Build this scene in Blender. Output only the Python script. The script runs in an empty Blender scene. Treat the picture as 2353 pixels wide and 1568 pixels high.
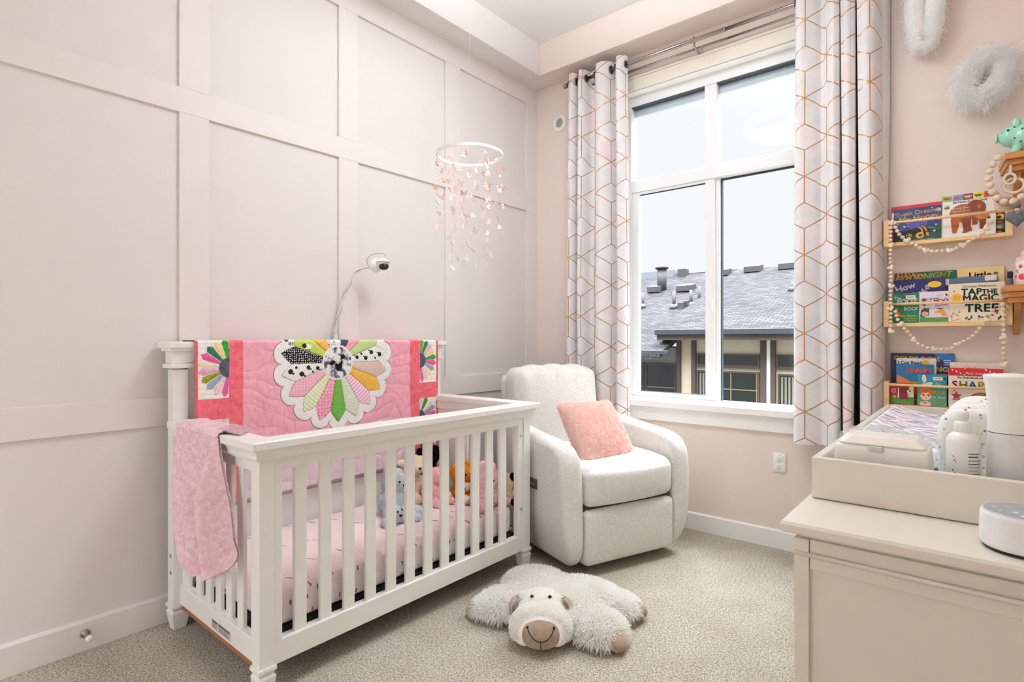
import bpy, bmesh, math, random
import numpy as np
from mathutils import Matrix, Vector, Euler

# ------------------------------------------------------------------ camera, sky, light, exposure
SC = bpy.context.scene
COL = SC.collection
rng = np.random.default_rng(7)
random.seed(7)
CAM_POS = (2.6484, -3.4212, 1.20)
cam_d = bpy.data.cameras.new('camera')
cam = bpy.data.objects.new('camera', cam_d)
COL.objects.link(cam)
cam.location = CAM_POS
cam.rotation_euler = (math.radians(90), 0, math.radians(40.14))
cam_d.sensor_fit = 'HORIZONTAL'
cam_d.sensor_width = 36.0
cam_d.lens = 36.0 * 1273.7 / 2353.0
cam_d.shift_y = -4.0 / 2353.0
cam_d.clip_start = 0.02
cam_d.clip_end = 200
SC.camera = cam

world = bpy.data.worlds.new('overcast_sky')
SC.world = world
world.use_nodes = True
wn = world.node_tree
bgn = wn.nodes['Background']
# overcast sky: pale at the horizon, several times brighter overhead
_tc = wn.nodes.new('ShaderNodeTexCoord'); _sp = wn.nodes.new('ShaderNodeSeparateXYZ'); _mr = wn.nodes.new('ShaderNodeMapRange')
wn.links.new(_tc.outputs['Generated'], _sp.inputs[0]); wn.links.new(_sp.outputs[2], _mr.inputs[0])
_mr.interpolation_type = 'SMOOTHSTEP'
for _i, _v in ((1, 0.36), (2, 0.95), (3, 0.555), (4, 13.0)): _mr.inputs[_i].default_value = _v
wn.links.new(_mr.outputs[0], bgn.inputs[1])
bgn.inputs[0].default_value = (0.94, 0.967, 1.0, 1)

SC.view_settings.view_transform = 'Standard'
SC.view_settings.look = 'None'
SC.view_settings.gamma = 1.0
SC.view_settings.exposure = 0.86
SC.view_settings.use_curve_mapping = False
SC.cycles.max_bounces = 10
SC.cycles.diffuse_bounces = 6
SC.cycles.transparent_max_bounces = 24
SC.cycles.sample_clamp_indirect = 6.0
SC.cycles.use_denoising = True

def area_light(name, loc, rot, sx, sy, power, color=(1, 1, 1), portal=False):
    d = bpy.data.lights.new(name, 'AREA')
    d.shape = 'RECTANGLE'; d.size = sx; d.size_y = sy; d.energy = power; d.color = color
    if portal: d.cycles.is_portal = True
    o = bpy.data.objects.new(name, d); COL.objects.link(o)
    o.location = loc; o.rotation_euler = rot
    return o
# daylight through the window (portal guides the sky light)
area_light('window_daylight_portal', (1.375, 0.12, 1.80), (math.radians(-90), 0, 0), 1.25, 2.1, 1.0, portal=True)
# added fill lights, out of frame; their drum body is built further down
area_light('added_fill_light', (1.40, -1.55, 2.985), (0, 0, 0), 0.50, 0.50, 7.0, (0.885, 0.945, 1.0))
area_light('added_fill_uplight', (1.40, -1.55, 3.095), (math.pi, 0, 0), 0.50, 0.50, 32.0, (0.885, 0.945, 1.0))
# added fill light in an unseen doorway put in behind the camera
area_light('added_back_fill_light', (1.0, -5.06, 1.20), (math.radians(90), 0, 0), 0.9, 2.0, 6.0, (0.95, 0.97, 1.0))

# ------------------------------------------------------------------ colour + node helpers
def lin(c):
    return tuple(((x / 255.0) / 12.92 if x / 255.0 <= 0.04045 else ((x / 255.0 + 0.055) / 1.055) ** 2.4) for x in c)
def lin4(c): return lin(c) + (1.0,)

class NT:
    def __init__(s, m): s.t = m.node_tree; s.n = s.t.nodes; s.l = s.t.links
    def new(s, k): return s.n.new(k)
    def put(s, sock, v):
        if isinstance(v, bpy.types.NodeSocket): s.l.new(v, sock)
        else: sock.default_value = v
    def m(s, op, a, b=0.0, c=0.0):
        n = s.new('ShaderNodeMath'); n.operation = op
        s.put(n.inputs[0], a); s.put(n.inputs[1], b)
        if op in ('SMOOTH_MIN', 'MULTIPLY_ADD', 'WRAP', 'COMPARE'): s.put(n.inputs[2], c)
        return n.outputs[0]
    def noise(s, vec, scale, detail=2.0, rough=0.5):
        n = s.new('ShaderNodeTexNoise'); s.l.new(vec, n.inputs['Vector'])
        n.inputs['Scale'].default_value = scale; n.inputs['Detail'].default_value = detail
        n.inputs['Roughness'].default_value = rough
        return n.outputs['Fac']
    def voro(s, vec, scale, rand=1.0):
        n = s.new('ShaderNodeTexVoronoi'); s.l.new(vec, n.inputs['Vector'])
        n.inputs['Scale'].default_value = scale; n.inputs['Randomness'].default_value = rand
        return n.outputs['Distance'], n.outputs['Color']
    def coord(s, which='Object'):
        return s.new('ShaderNodeTexCoord').outputs[which]
    def mapping(s, vec, scale=(1, 1, 1), rot=(0, 0, 0), loc=(0, 0, 0)):
        n = s.new('ShaderNodeMapping'); s.l.new(vec, n.inputs['Vector'])
        n.inputs['Scale'].default_value = scale; n.inputs['Rotation'].default_value = rot
        n.inputs['Location'].default_value = loc
        return n.outputs[0]
    def ramp(s, fac, stops):
        n = s.new('ShaderNodeValToRGB'); s.l.new(fac, n.inputs[0])
        e = n.color_ramp.elements
        while len(e) < len(stops): e.new(0.5)
        for i, (p, c) in enumerate(stops): e[i].position = p; e[i].color = c if len(c) == 4 else c + (1,)
        return n.outputs['Color']
    def mix(s, fac, a, b):
        n = s.new('ShaderNodeMix'); n.data_type = 'RGBA'
        s.put(n.inputs[0], fac); s.put(n.inputs[6], a); s.put(n.inputs[7], b)
        return n.outputs[2]
    def bump(s, h, strength, dist):
        n = s.new('ShaderNodeBump'); s.l.new(h, n.inputs['Height'])
        n.inputs['Strength'].default_value = strength; n.inputs['Distance'].default_value = dist
        return n.outputs[0]
    def sep(s, vec):
        n = s.new('ShaderNodeSeparateXYZ'); s.l.new(vec, n.inputs[0]); return n.outputs

def new_mat(name):
    m = bpy.data.materials.new(name); m.use_nodes = True
    return m, NT(m), m.node_tree.nodes['Principled BSDF']

def mat(name, rgb, rough=0.5, metal=0.0, var=0.03, scale=30.0, bump=0.0, bscale=200.0, spec=0.5, sheen=0.0, dist=0.001):
    m, t, p = new_mat(name)
    c = lin(rgb); co = t.coord()
    f = t.noise(co, scale, 3.0)
    a = tuple(max(0, x * (1 - var)) for x in c); b = tuple(min(1, x * (1 + var)) for x in c)
    t.l.new(t.ramp(f, [(0.3, a), (0.7, b)]), p.inputs['Base Color'])
    p.inputs['Roughness'].default_value = rough; p.inputs['Metallic'].default_value = metal
    p.inputs['Specular IOR Level'].default_value = spec
    if sheen: p.inputs['Sheen Weight'].default_value = sheen
    if bump: t.l.new(t.bump(t.noise(co, bscale, 2.0), bump, dist), p.inputs['Normal'])
    return m

def two_tone(name, rgb1, rgb2, scale, lo=0.4, hi=0.6, rough=0.8, bump=0.3, dist=0.001, stretch=(1, 1, 1), detail=3.0, sheen=0.0):
    m, t, p = new_mat(name)
    co = t.mapping(t.coord(), stretch)
    f = t.noise(co, scale, detail, 0.6)
    t.l.new(t.ramp(f, [(lo, lin4(rgb1)), (hi, lin4(rgb2))]), p.inputs['Base Color'])
    p.inputs['Roughness'].default_value = rough
    p.inputs['Specular IOR Level'].default_value = 0.25
    if sheen: p.inputs['Sheen Weight'].default_value = sheen
    if bump: t.l.new(t.bump(f, bump, dist), p.inputs['Normal'])
    return m

def wood(name, c1, c2, axis='X', rough=0.45):
    m, t, p = new_mat(name)
    st = {'X': (2, 40, 40), 'Y': (40, 2, 40), 'Z': (40, 40, 2)}[axis]
    co = t.mapping(t.coord(), st)
    f = t.noise(co, 1.4, 5.0, 0.6)
    t.l.new(t.ramp(f, [(0.3, lin4(c1)), (0.7, lin4(c2))]), p.inputs['Base Color'])
    p.inputs['Roughness'].default_value = rough
    t.l.new(t.bump(f, 0.08, 0.001), p.inputs['Normal'])
    return m

def print_mat(name, rough=0.8, bump=0.0, bscale=400, sheen=0.0, dist=0.001):
    m, t, p = new_mat(name)
    n = t.new('ShaderNodeAttribute'); n.attribute_name = 'Col'
    t.l.new(n.outputs['Color'], p.inputs['Base Color'])
    p.inputs['Roughness'].default_value = rough
    p.inputs['Specular IOR Level'].default_value = 0.25
    if sheen: p.inputs['Sheen Weight'].default_value = sheen
    if bump: t.l.new(t.bump(t.noise(t.coord(), bscale, 2.0), bump, dist), p.inputs['Normal'])
    return m

def fur_mat(name, rgb1, rgb2, scale=40, trans=0.45, rough=0.9):
    m = bpy.data.materials.new(name); m.use_nodes = True
    t = NT(m); t.n.clear()
    out = t.new('ShaderNodeOutputMaterial'); d = t.new('ShaderNodeBsdfDiffuse'); q = t.new('ShaderNodeBsdfTranslucent'); x = t.new('ShaderNodeMixShader')
    c = t.ramp(t.noise(t.coord(), scale, 3.0, .6), [(.32, lin4(rgb1)), (.68, lin4(rgb2))])
    t.l.new(c, d.inputs[0]); t.l.new(c, q.inputs[0]); d.inputs[1].default_value = rough
    x.inputs[0].default_value = trans
    t.l.new(d.outputs[0], x.inputs[1]); t.l.new(q.outputs[0], x.inputs[2]); t.l.new(x.outputs[0], out.inputs[0])
    return m

def fur_pair(name, rgb1, rgb2, scale=40, trans=0.3):
    return [fur_mat(name + '_ground', rgb1, rgb2, scale, 0.0), fur_mat(name, rgb1, rgb2, scale, trans)]

FLAT = {}
def flat(rgb, rough=0.45):
    k = (tuple(rgb), rough)
    if k not in FLAT: FLAT[k] = mat('print_%02x%02x%02x' % tuple(int(v) for v in rgb), rgb, rough, var=0.02)
    return FLAT[k]

# ------------------------------------------------------------------ mesh helpers
def rot3(rx=0, ry=0, rz=0): return np.array(Euler((rx, ry, rz)).to_matrix())

class MB:
    def __init__(s): s.V = []; s.F = []; s.n = 0; s.M = []; s.S = []; s.C = []; s.UV = None
    def add(s, V, F, m=0, smooth=False, col=None):
        V = np.asarray(V, float).reshape(-1, 3)
        s.V.append(V)
        k = s.n
        if isinstance(F, np.ndarray): F = (F + k).tolist()
        else: F = [[i + k for i in f] for f in F]
        s.F += F
        s.M += list(m) if isinstance(m, (list, np.ndarray)) else [m] * len(F)
        s.S += [smooth] * len(F)
        if col is not None: s.C.append((k, np.asarray(col, float).reshape(-1, 3)))
        s.n += len(V)
        return s
    def verts(s): return np.concatenate(s.V) if s.V else np.zeros((0, 3))
    def box(s, x0, x1, y0, y1, z0, z1, m=0):
        s.nb = getattr(s, 'nb', -1) + 1
        e = (s.nb % 5) * .00013      # no two boxes of one mesh share a plane exactly
        x0, x1, y0, y1, z0, z1 = x0 + e, x1 - e, y0 + e, y1 - e, z0 + e, z1 - e
        V = [(x, y, z) for x in (x0, x1) for y in (y0, y1) for z in (z0, z1)]
        return s.add(V, [(0, 1, 3, 2), (4, 6, 7, 5), (0, 4, 5, 1), (2, 3, 7, 6), (0, 2, 6, 4), (1, 5, 7, 3)], m)
    def frustum(s, cx, cy, z0, z1, ax, ay, bx, by, m=0):
        V = [(cx - ax, cy - ay, z0), (cx + ax, cy - ay, z0), (cx + ax, cy + ay, z0), (cx - ax, cy + ay, z0),
             (cx - bx, cy - by, z1), (cx + bx, cy - by, z1), (cx + bx, cy + by, z1), (cx - bx, cy + by, z1)]
        return s.add(V, [(3, 2, 1, 0), (4, 5, 6, 7), (0, 1, 5, 4), (1, 2, 6, 5), (2, 3, 7, 6), (3, 0, 4, 7)], m)
    def prism(s, poly, axis, a, b, m=0, smooth=False):
        # poly: 2-D points in the plane normal to axis, extruded a -> b
        n = len(poly)
        def P(q, h):
            if axis == 'X': return (h, q[0], q[1])
            if axis == 'Y': return (q[0], h, q[1])
            return (q[0], q[1], h)
        V = [P(q, a) for q in poly] + [P(q, b) for q in poly]
        F = [list(range(n))[::-1], list(range(n, 2 * n))] + [(i, (i + 1) % n, n + (i + 1) % n, n + i) for i in range(n)]
        return s.add(V, F, m, smooth)
    def lathe(s, prof, c=(0, 0, 0), seg=32, m=0, smooth=True, R=None, caps=True):
        V = []; F = []
        for r, z in prof:
            for i in range(seg):
                a = 2 * math.pi * i / seg
                V.append((r * math.cos(a), r * math.sin(a), z))
        n = len(prof)
        for j in range(n - 1):
            for i in range(seg):
                i2 = (i + 1) % seg
                F.append((j * seg + i, j * seg + i2, (j + 1) * seg + i2, (j + 1) * seg + i))
        if caps:
            F.append(list(range(seg))[::-1]); F.append(list(range((n - 1) * seg, n * seg)))
        V = np.array(V)
        if R is not None: V = V @ np.asarray(R).T
        return s.add(V + np.array(c), F, m, smooth)
    def tube(s, pts, r, seg=10, m=0, closed=False, caps=True):
        P = [Vector(p) for p in pts]; n = len(P)
        rr = r if isinstance(r, (list, tuple, np.ndarray)) else [r] * n
        V = []; F = []
        up = None
        for i in range(n):
            if closed: t = (P[(i + 1) % n] - P[i - 1])
            else: t = P[min(i + 1, n - 1)] - P[max(i - 1, 0)]
            t.normalize()
            if up is None:
                up = Vector((0, 0, 1)) if abs(t.z) < 0.9 else Vector((1, 0, 0))
            side = t.cross(up)
            if side.length < 1e-6: side = t.cross(Vector((0.3, 1, 0.2)))
            side.normalize(); up = side.cross(t); up.normalize()
            for k in range(seg):
                a = 2 * math.pi * k / seg
                q = P[i] + (side * math.cos(a) + up * math.sin(a)) * rr[i]
                V.append((q.x, q.y, q.z))
        for i in range(n if closed else n - 1):
            i2 = (i + 1) % n
            for k in range(seg):
                k2 = (k + 1) % seg
                F.append((i * seg + k, i * seg + k2, i2 * seg + k2, i2 * seg + k))
        if caps and not closed:
            F.append(list(range(seg))[::-1]); F.append(list(range((n - 1) * seg, n * seg)))
        return s.add(V, F, m, True)
    def ball(s, c, r, seg=20, rings=12, m=0, R=None):
        r = (r, r, r) if isinstance(r, (int, float)) else r
        V = [(0, 0, -1)]; F = []
        for j in range(1, rings):
            p = math.pi * j / rings
            for i in range(seg):
                a = 2 * math.pi * i / seg
                V.append((math.sin(p) * math.cos(a), math.sin(p) * math.sin(a), -math.cos(p)))
        V.append((0, 0, 1)); top = len(V) - 1
        for i in range(seg):
            F.append((0, 1 + (i + 1) % seg, 1 + i))
            F.append((top, 1 + (rings - 2) * seg + i, 1 + (rings - 2) * seg + (i + 1) % seg))
        for j in range(rings - 2):
            for i in range(seg):
                i2 = (i + 1) % seg
                F.append((1 + j * seg + i, 1 + j * seg + i2, 1 + (j + 1) * seg + i2, 1 + (j + 1) * seg + i))
        V = np.array(V) * np.array(r)
        if R is not None: V = V @ np.asarray(R).T
        return s.add(V + np.array(c), F, m, True)
    def grid(s, P, m=0, smooth=True, closed_u=False, col=None, flip=False):
        # P: (nu, nv, 3) array
        nu, nv = P.shape[:2]
        idx = np.arange(nu * nv).reshape(nu, nv)
        a = idx if not closed_u else np.vstack([idx, idx[:1]])
        q = np.stack([a[:-1, :-1], a[1:, :-1], a[1:, 1:], a[:-1, 1:]], -1).reshape(-1, 4)
        if flip: q = q[:, ::-1]
        return s.add(P.reshape(-1, 3), q, m, smooth, None if col is None else np.asarray(col).reshape(-1, 3))
    def rbox(s, c, half, r, n=8, puff=(0, 0, 0), m=0, R=None, fn=None):
        # rounded, optionally puffed cushion
        V = []; F = []
        g = np.linspace(-1, 1, n + 1); g = np.sin(g * math.pi / 2) * 0.35 + g * 0.65
        k = 0
        for ax in range(3):
            for sg in (-1, 1):
                u, v = np.meshgrid(g, g, indexing='ij')
                P = np.zeros((n + 1, n + 1, 3))
                P[..., ax] = sg; P[..., (ax + 1) % 3] = u; P[..., (ax + 2) % 3] = v
                V.append(P.reshape(-1, 3))
                idx = np.arange((n + 1) ** 2).reshape(n + 1, n + 1) + k
                q = np.stack([idx[:-1, :-1], idx[1:, :-1], idx[1:, 1:], idx[:-1, 1:]], -1).reshape(-1, 4)
                F.append(q if sg > 0 else q[:, ::-1]); k += (n + 1) ** 2
        V = np.concatenate(V); F = np.concatenate(F)
        half = np.array(half, float); q = V * half
        inner = np.clip(q, -(half - r), half - r)
        d = q - inner; L = np.linalg.norm(d, axis=1, keepdims=True); L[L == 0] = 1
        q = inner + d / L * r * (np.max(np.abs(d), 1, keepdims=True) > 1e-9)
        for ax in range(3):
            if puff[ax]:
                b, cc = V[:, (ax + 1) % 3], V[:, (ax + 2) % 3]
                q[:, ax] += np.sign(V[:, ax]) * np.abs(V[:, ax]) * puff[ax] * np.clip(1 - b ** 2, 0, 1) * np.clip(1 - cc ** 2, 0, 1)
        if fn is not None: q = fn(q, V)
        # weld
        key = np.round(q, 6); uq, inv = np.unique(key, axis=0, return_inverse=True)
        inv = inv.reshape(-1)
        F = inv[F]
        F = [list(dict.fromkeys(f)) for f in F.tolist()]
        F = [f for f in F if len(f) > 2]
        q = uq
        if R is not None: q = q @ np.asarray(R).T
        return s.add(q + np.array(c), F, m, True)
    def slab(s, sil, T, r, m=0, warp=None, rings=5, capr=6):
        # rounded slab: sil = closed outline (f, z); thickness axis = first coordinate (u); verts (u, f, z)
        S = np.array(sil, float); cen = S.mean(0); n = len(S)
        d = np.roll(S, -1, 0) - np.roll(S, 1, 0); nrm = np.stack([d[:, 1], -d[:, 0]], 1)
        nrm /= np.linalg.norm(nrm, axis=1, keepdims=True) + 1e-9
        nrm = S - cen; nrm = nrm / (np.linalg.norm(nrm, axis=1, keepdims=True) + 1e-9)   # inset towards the centre: never folds over
        L = []
        for k in range(capr): # cap from centre to rim
            f = (k + 0.15) / capr
            L.append((-T, cen + (S - nrm * r - cen) * f))
        for k in range(rings + 1):
            a = -math.pi / 2 + math.pi / 2 * k / rings
            L.append((-T + r + r * math.sin(a), S - nrm * r * (1 - math.cos(a))))
        for k in range(rings + 1):
            a = math.pi / 2 * k / rings
            L.append((T - r + r * math.sin(a), S - nrm * r * (1 - math.cos(a))))
        for k in range(capr - 1, -1, -1):
            f = (k + 0.15) / capr
            L.append((T, cen + (S - nrm * r - cen) * f))
        P = np.zeros((len(L), n, 3))
        for i, (u, q) in enumerate(L): P[i, :, 0] = u; P[i, :, 1:] = q
        if warp is not None: P = warp(P)
        idx = np.arange(len(L) * n).reshape(len(L), n); b = np.hstack([idx, idx[:, :1]])
        q = np.stack([b[:-1, :-1], b[:-1, 1:], b[1:, 1:], b[1:, :-1]], -1).reshape(-1, 4)
        F = q.tolist() + [idx[0].tolist(), idx[-1][::-1].tolist()]
        return s.add(P.reshape(-1, 3), F, m, True)
    def fur(s, V, F, n, length, width, droop=0.3, jit=0.35, m=0, mask=None, lean=(0, 0, 0), lvar=0.4, curl=0.0):
        # blades of real geometry standing on the triangles of (V, F)
        T = []
        for f in F:
            for i in range(1, len(f) - 1): T.append((f[0], f[i], f[i + 1]))
        T = np.array(T); V = np.asarray(V)
        A, B, C = V[T[:, 0]], V[T[:, 1]], V[T[:, 2]]
        N = np.cross(B - A, C - A); ar = np.linalg.norm(N, axis=1); ok = ar > 1e-12
        if mask is not None: ok &= mask((A + B + C) / 3, N / (ar[:, None] + 1e-12))
        A, B, C, N, ar = A[ok], B[ok], C[ok], N[ok], ar[ok]
        N = N / ar[:, None]
        k = rng.choice(len(ar), n, p=ar / ar.sum())
        u, v = rng.random(n), rng.random(n); fl = u + v > 1; u[fl] = 1 - u[fl]; v[fl] = 1 - v[fl]
        P = A[k] + (B[k] - A[k]) * u[:, None] + (C[k] - A[k]) * v[:, None]
        D = N[k] + rng.normal(0, jit, (n, 3)) + np.array(lean); D /= np.linalg.norm(D, axis=1, keepdims=True)
        L = length * (1 + rng.uniform(-lvar, lvar, n))[:, None]
        W = np.cross(D, rng.normal(0, 1, (n, 3))); W /= np.linalg.norm(W, axis=1, keepdims=True) + 1e-9
        g = np.array([0, 0, -1.0])
        M1 = P + D * L * 0.55 + g * L * droop * 0.2
        cv = np.cross(D, W) * (curl * L)
        TP = P + D * L + g * L * droop * 0.7 + cv
        P = P - D * L * 0.08
        w = width * (0.7 + 0.6 * rng.random(n))[:, None]
        VV = np.stack([P - W * w, P + W * w, M1 + W * w * 0.75 + cv * .3, M1 - W * w * 0.75 + cv * .3, TP + W * w * .12, TP - W * w * .12], 1).reshape(-1, 3)
        base = np.arange(n)[:, None] * 6
        Q = np.concatenate([base + np.array([0, 1, 2, 3]), base + np.array([3, 2, 4, 5])], 0)
        return s.add(VV, Q, m, True)

ROOTINV = {}
def build(mb, name, mats, parent=None, bevel=0.0, seg=2, local=False, kind=None, label=None, subsurf=0):
    me = bpy.data.meshes.new(name)
    V = mb.verts()
    if parent is not None and not local:
        r = parent
        while r.parent is not None: r = r.parent
        Mi = np.array(r.matrix_basis.inverted())
        V = V @ Mi[:3, :3].T + Mi[:3, 3]
    me.from_pydata(V.tolist(), [], mb.F)
    me.polygons.foreach_set('use_smooth', np.array(mb.S, bool))
    mats = mats if isinstance(mats, (list, tuple)) else [mats]
    for m in mats: me.materials.append(m)
    me.polygons.foreach_set('material_index', np.array(mb.M, np.int32))
    if mb.C:
        ca = me.color_attributes.new('Col', 'FLOAT_COLOR', 'POINT')
        arr = np.ones((len(V), 4), np.float32)
        for k, c in mb.C: arr[k:k + len(c), :3] = c
        ca.data.foreach_set('color', arr.reshape(-1))
    if mb.UV is not None:
        uvl = me.uv_layers.new(name='UVMap')
        li = np.empty(len(me.loops), np.int32); me.loops.foreach_get('vertex_index', li)
        uvl.data.foreach_set('uv', np.asarray(mb.UV, np.float32)[li].reshape(-1))
    me.update()
    o = bpy.data.objects.new(name, me); COL.objects.link(o)
    if parent is not None: o.parent = parent
    if bevel:
        b = o.modifiers.new('edge', 'BEVEL'); b.width = bevel; b.segments = seg; b.limit_method = 'ANGLE'; b.angle_limit = math.radians(35)
    if kind: o['kind'] = kind
    if label: o['label'] = label
    return o

def tag(o, label, cat, group=None, kind=None):
    o['label'] = label; o['category'] = cat
    if group: o['group'] = group
    if kind: o['kind'] = kind
    return o

def thing(name, label, cat, loc=(0, 0, 0), rot=(0, 0, 0), group=None):
    o = bpy.data.objects.new(name, None); COL.objects.link(o)
    o.location = loc; o.rotation_euler = rot; o.empty_display_size = 0.05
    o.matrix_basis = Matrix.Translation(loc) @ Euler(rot).to_matrix().to_4x4()
    return tag(o, label, cat, group)

def struct(mb, name, mats, bevel=0.0, parent=None):
    return build(mb, name, mats, parent, bevel, kind='structure')

def copy_part(o, parent, loc=None, rot=None, scale=None):
    c = o.copy(); COL.objects.link(c); c.parent = parent
    if loc is not None: c.location = loc
    if rot is not None: c.rotation_euler = rot
    if scale is not None: c.scale = scale
    return c

TMP = None
def blob(parts, voxel=0.008, smooth=6, fac=0.6):
    """Union of ellipsoids (centre, radii, euler) as one smooth skin -> (verts, faces)."""
    mb = MB()
    for p in parts:
        c, r = p[0], p[1]; e = p[2] if len(p) > 2 else (0, 0, 0)
        mb.ball(c, r, 20, 14, R=rot3(*e))
    me = bpy.data.meshes.new('tmp'); me.from_pydata(mb.verts().tolist(), [], mb.F)
    o = bpy.data.objects.new('tmp', me)
    ts = bpy.data.scenes.new('tmp'); ts.collection.objects.link(o)
    r = o.modifiers.new('r', 'REMESH'); r.mode = 'VOXEL'; r.voxel_size = voxel
    sm = o.modifiers.new('s', 'SMOOTH'); sm.factor = fac; sm.iterations = smooth
    ts.view_layers[0].update(); dg = ts.view_layers[0].depsgraph
    if dg is None: raise RuntimeError('no depsgraph')
    m2 = o.evaluated_get(dg).to_mesh()
    V = np.empty(len(m2.vertices) * 3); m2.vertices.foreach_get('co', V)
    F = [list(p.vertices) for p in m2.polygons]
    o.evaluated_get(dg).to_mesh_clear()
    bpy.data.scenes.remove(ts); bpy.data.objects.remove(o); bpy.data.meshes.remove(me)
    return V.reshape(-1, 3), F

def text_geo(s, size, bold=0.0, space=1.0, align='CENTER', shear=0.0):
    bold0, bold = bold, 0.0
    cu = bpy.data.curves.new('t', 'FONT'); cu.body = s; cu.size = size; cu.align_x = align; cu.offset = bold
    cu.space_character = space; cu.shear = shear; cu.resolution_u = 3; cu.fill_mode = 'FRONT'
    o = bpy.data.objects.new('t', cu)
    me = bpy.data.meshes.new_from_object(o)
    V = np.empty(len(me.vertices) * 3); me.vertices.foreach_get('co', V); V = V.reshape(-1, 3)
    F = [list(p.vertices) for p in me.polygons]
    bpy.data.objects.remove(o); bpy.data.curves.remove(cu); bpy.data.meshes.remove(me)
    if bold0 > 0:
        n = len(V); sh = [(0, 0), (bold0, 0), (-bold0, 0), (0, bold0), (0, -bold0)]
        V = np.concatenate([V + np.array((dx, dy, i * 1.2e-5)) for i, (dx, dy) in enumerate(sh)]); F = [[q + i * n for q in f] for i in range(5) for f in F]
    return V, F

def catmull(P, n=8, closed=False):
    P = np.array(P, float); out = []
    m = len(P)
    for i in range(m if closed else m - 1):
        if closed: a, b, c, d = P[i - 1], P[i], P[(i + 1) % m], P[(i + 2) % m]
        else: a, b, c, d = P[max(i - 1, 0)], P[i], P[i + 1], P[min(i + 2, m - 1)]
        for k in range(n):
            t = k / n
            out.append(0.5 * (2 * b + (c - a) * t + (2 * a - 5 * b + 4 * c - d) * t * t + (3 * b - a - 3 * c + d) * t ** 3))
    if not closed: out.append(P[-1])
    return np.array(out)

def vnoise(x, y, seed=0):
    """smooth value noise on arrays"""
    xi, yi = np.floor(x).astype(int), np.floor(y).astype(int)
    xf, yf = x - xi, y - yi
    def h(a, b):
        v = np.sin(a * 127.1 + b * 311.7 + seed * 74.7) * 43758.5453
        return v - np.floor(v)
    u, v = xf * xf * (3 - 2 * xf), yf * yf * (3 - 2 * yf)
    return (h(xi, yi) * (1 - u) + h(xi + 1, yi) * u) * (1 - v) + (h(xi, yi + 1) * (1 - u) + h(xi + 1, yi + 1) * u) * v
# ------------------------------------------------------------------ the room
M_WALL = mat('pale_pink_wall_paint', (227, 221, 218), 0.55, var=0.012, scale=3, bump=0.05, bscale=500, spec=0.3)
M_WALL2 = mat('pale_pink_wall_paint_warmed', (231, 217, 209), 0.6, var=0.012, scale=3, bump=0.06, bscale=450, spec=0.25)  # same pink paint, tinted warmer partly for the warm light on it
M_TRIM = mat('pale_pink_trim_paint', (230, 223, 220), 0.42, var=0.01, scale=3, spec=0.35)
M_CEIL = mat('white_ceiling_paint', (238, 238, 237), 0.75, var=0.01, scale=4, bump=0.08, bscale=300, spec=0.2)
M_WHITE = mat('white_trim_paint', (240, 239, 236), 0.4, var=0.01, scale=5)
M_CREAM = mat('cream_trim_paint', (238, 230, 216), 0.42, var=0.01, scale=5)
M_VINYL = mat('white_window_vinyl', (242, 243, 243), 0.35, var=0.01, scale=6)
M_GASKET = mat('dark_window_gasket', (60, 72, 80), 0.6)

def carpet_material():
    m, t, p = new_mat('beige_speckled_carpet')
    co = t.coord()
    f1 = t.m('ADD', t.m('MULTIPLY', t.noise(co, 330.0, 2.0, 0.6), .7), t.m('MULTIPLY', t.noise(co, 110.0, 2.0, 0.6), .3))
    f2 = t.noise(co, 5.0, 3.0, 0.6)
    base = t.ramp(f1, [(0.38, lin4((92, 82, 68))), (0.47, lin4((174, 165, 149))), (0.58, lin4((232, 228, 218)))])
    broad = t.ramp(f2, [(0.35, (0.90, 0.87, 0.82, 1)), (0.65, (1, 1, 1, 1))])
    n = t.new('ShaderNodeMix'); n.data_type = 'RGBA'; n.blend_type = 'MULTIPLY'; n.inputs[0].default_value = 1.0
    t.l.new(base, n.inputs[6]); t.l.new(broad, n.inputs[7])
    t.l.new(n.outputs[2], p.inputs['Base Color'])
    p.inputs['Roughness'].default_value = 0.95; p.inputs['Specular IOR Level'].default_value = 0.1
    h = t.m('ADD', t.noise(co, 230.0, 3.0, 0.7), t.m('MULTIPLY', t.noise(co, 60.0, 2.0), 0.5))
    t.l.new(t.bump(h, 0.8, 0.006), p.inputs['Normal'])
    return m
M_CARPET = carpet_material()

W_X1 = 2.98; W_Y0 = -5.0; Z_SOF = 3.13; Z_CEIL = 3.36
WX0, WX1, WZ0, WZ1 = 0.74, 2.01, 0.79, 2.88     # window opening
mb = MB(); mb.box(-0.02, W_X1 + .02, W_Y0 - 1.2, 0.02, -0.12, 0.0); struct(mb, 'floor', M_CARPET)
mb = MB(); mb.box(-0.15, 0.0, W_Y0, 0.15, 0, Z_CEIL + .1); struct(mb, 'wall_left', M_WALL)
mb = MB()
mb.box(0, WX0, 0, 0.15, 0, Z_CEIL + .1); mb.box(WX1, W_X1, 0, 0.15, 0, Z_CEIL + .1)
mb.box(WX0, WX1, 0, 0.15, 0, WZ0); mb.box(WX0, WX1, 0, 0.15, WZ1, Z_CEIL + .1)
struct(mb, 'wall_back', M_WALL2)
mb = MB(); mb.box(W_X1, W_X1 + .15, W_Y0, 0.15, 0, Z_CEIL + .1); struct(mb, 'wall_right', M_WALL2)
mb = MB()
mb.box(0, 0.5, W_Y0 - .12, W_Y0, 0, Z_CEIL + .1); mb.box(1.5, W_X1, W_Y0 - .12, W_Y0, 0, Z_CEIL + .1)
mb.box(0.5, 1.5, W_Y0 - .12, W_Y0, 2.3, Z_CEIL + .1)
struct(mb, 'wall_front', M_WALL2)
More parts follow.
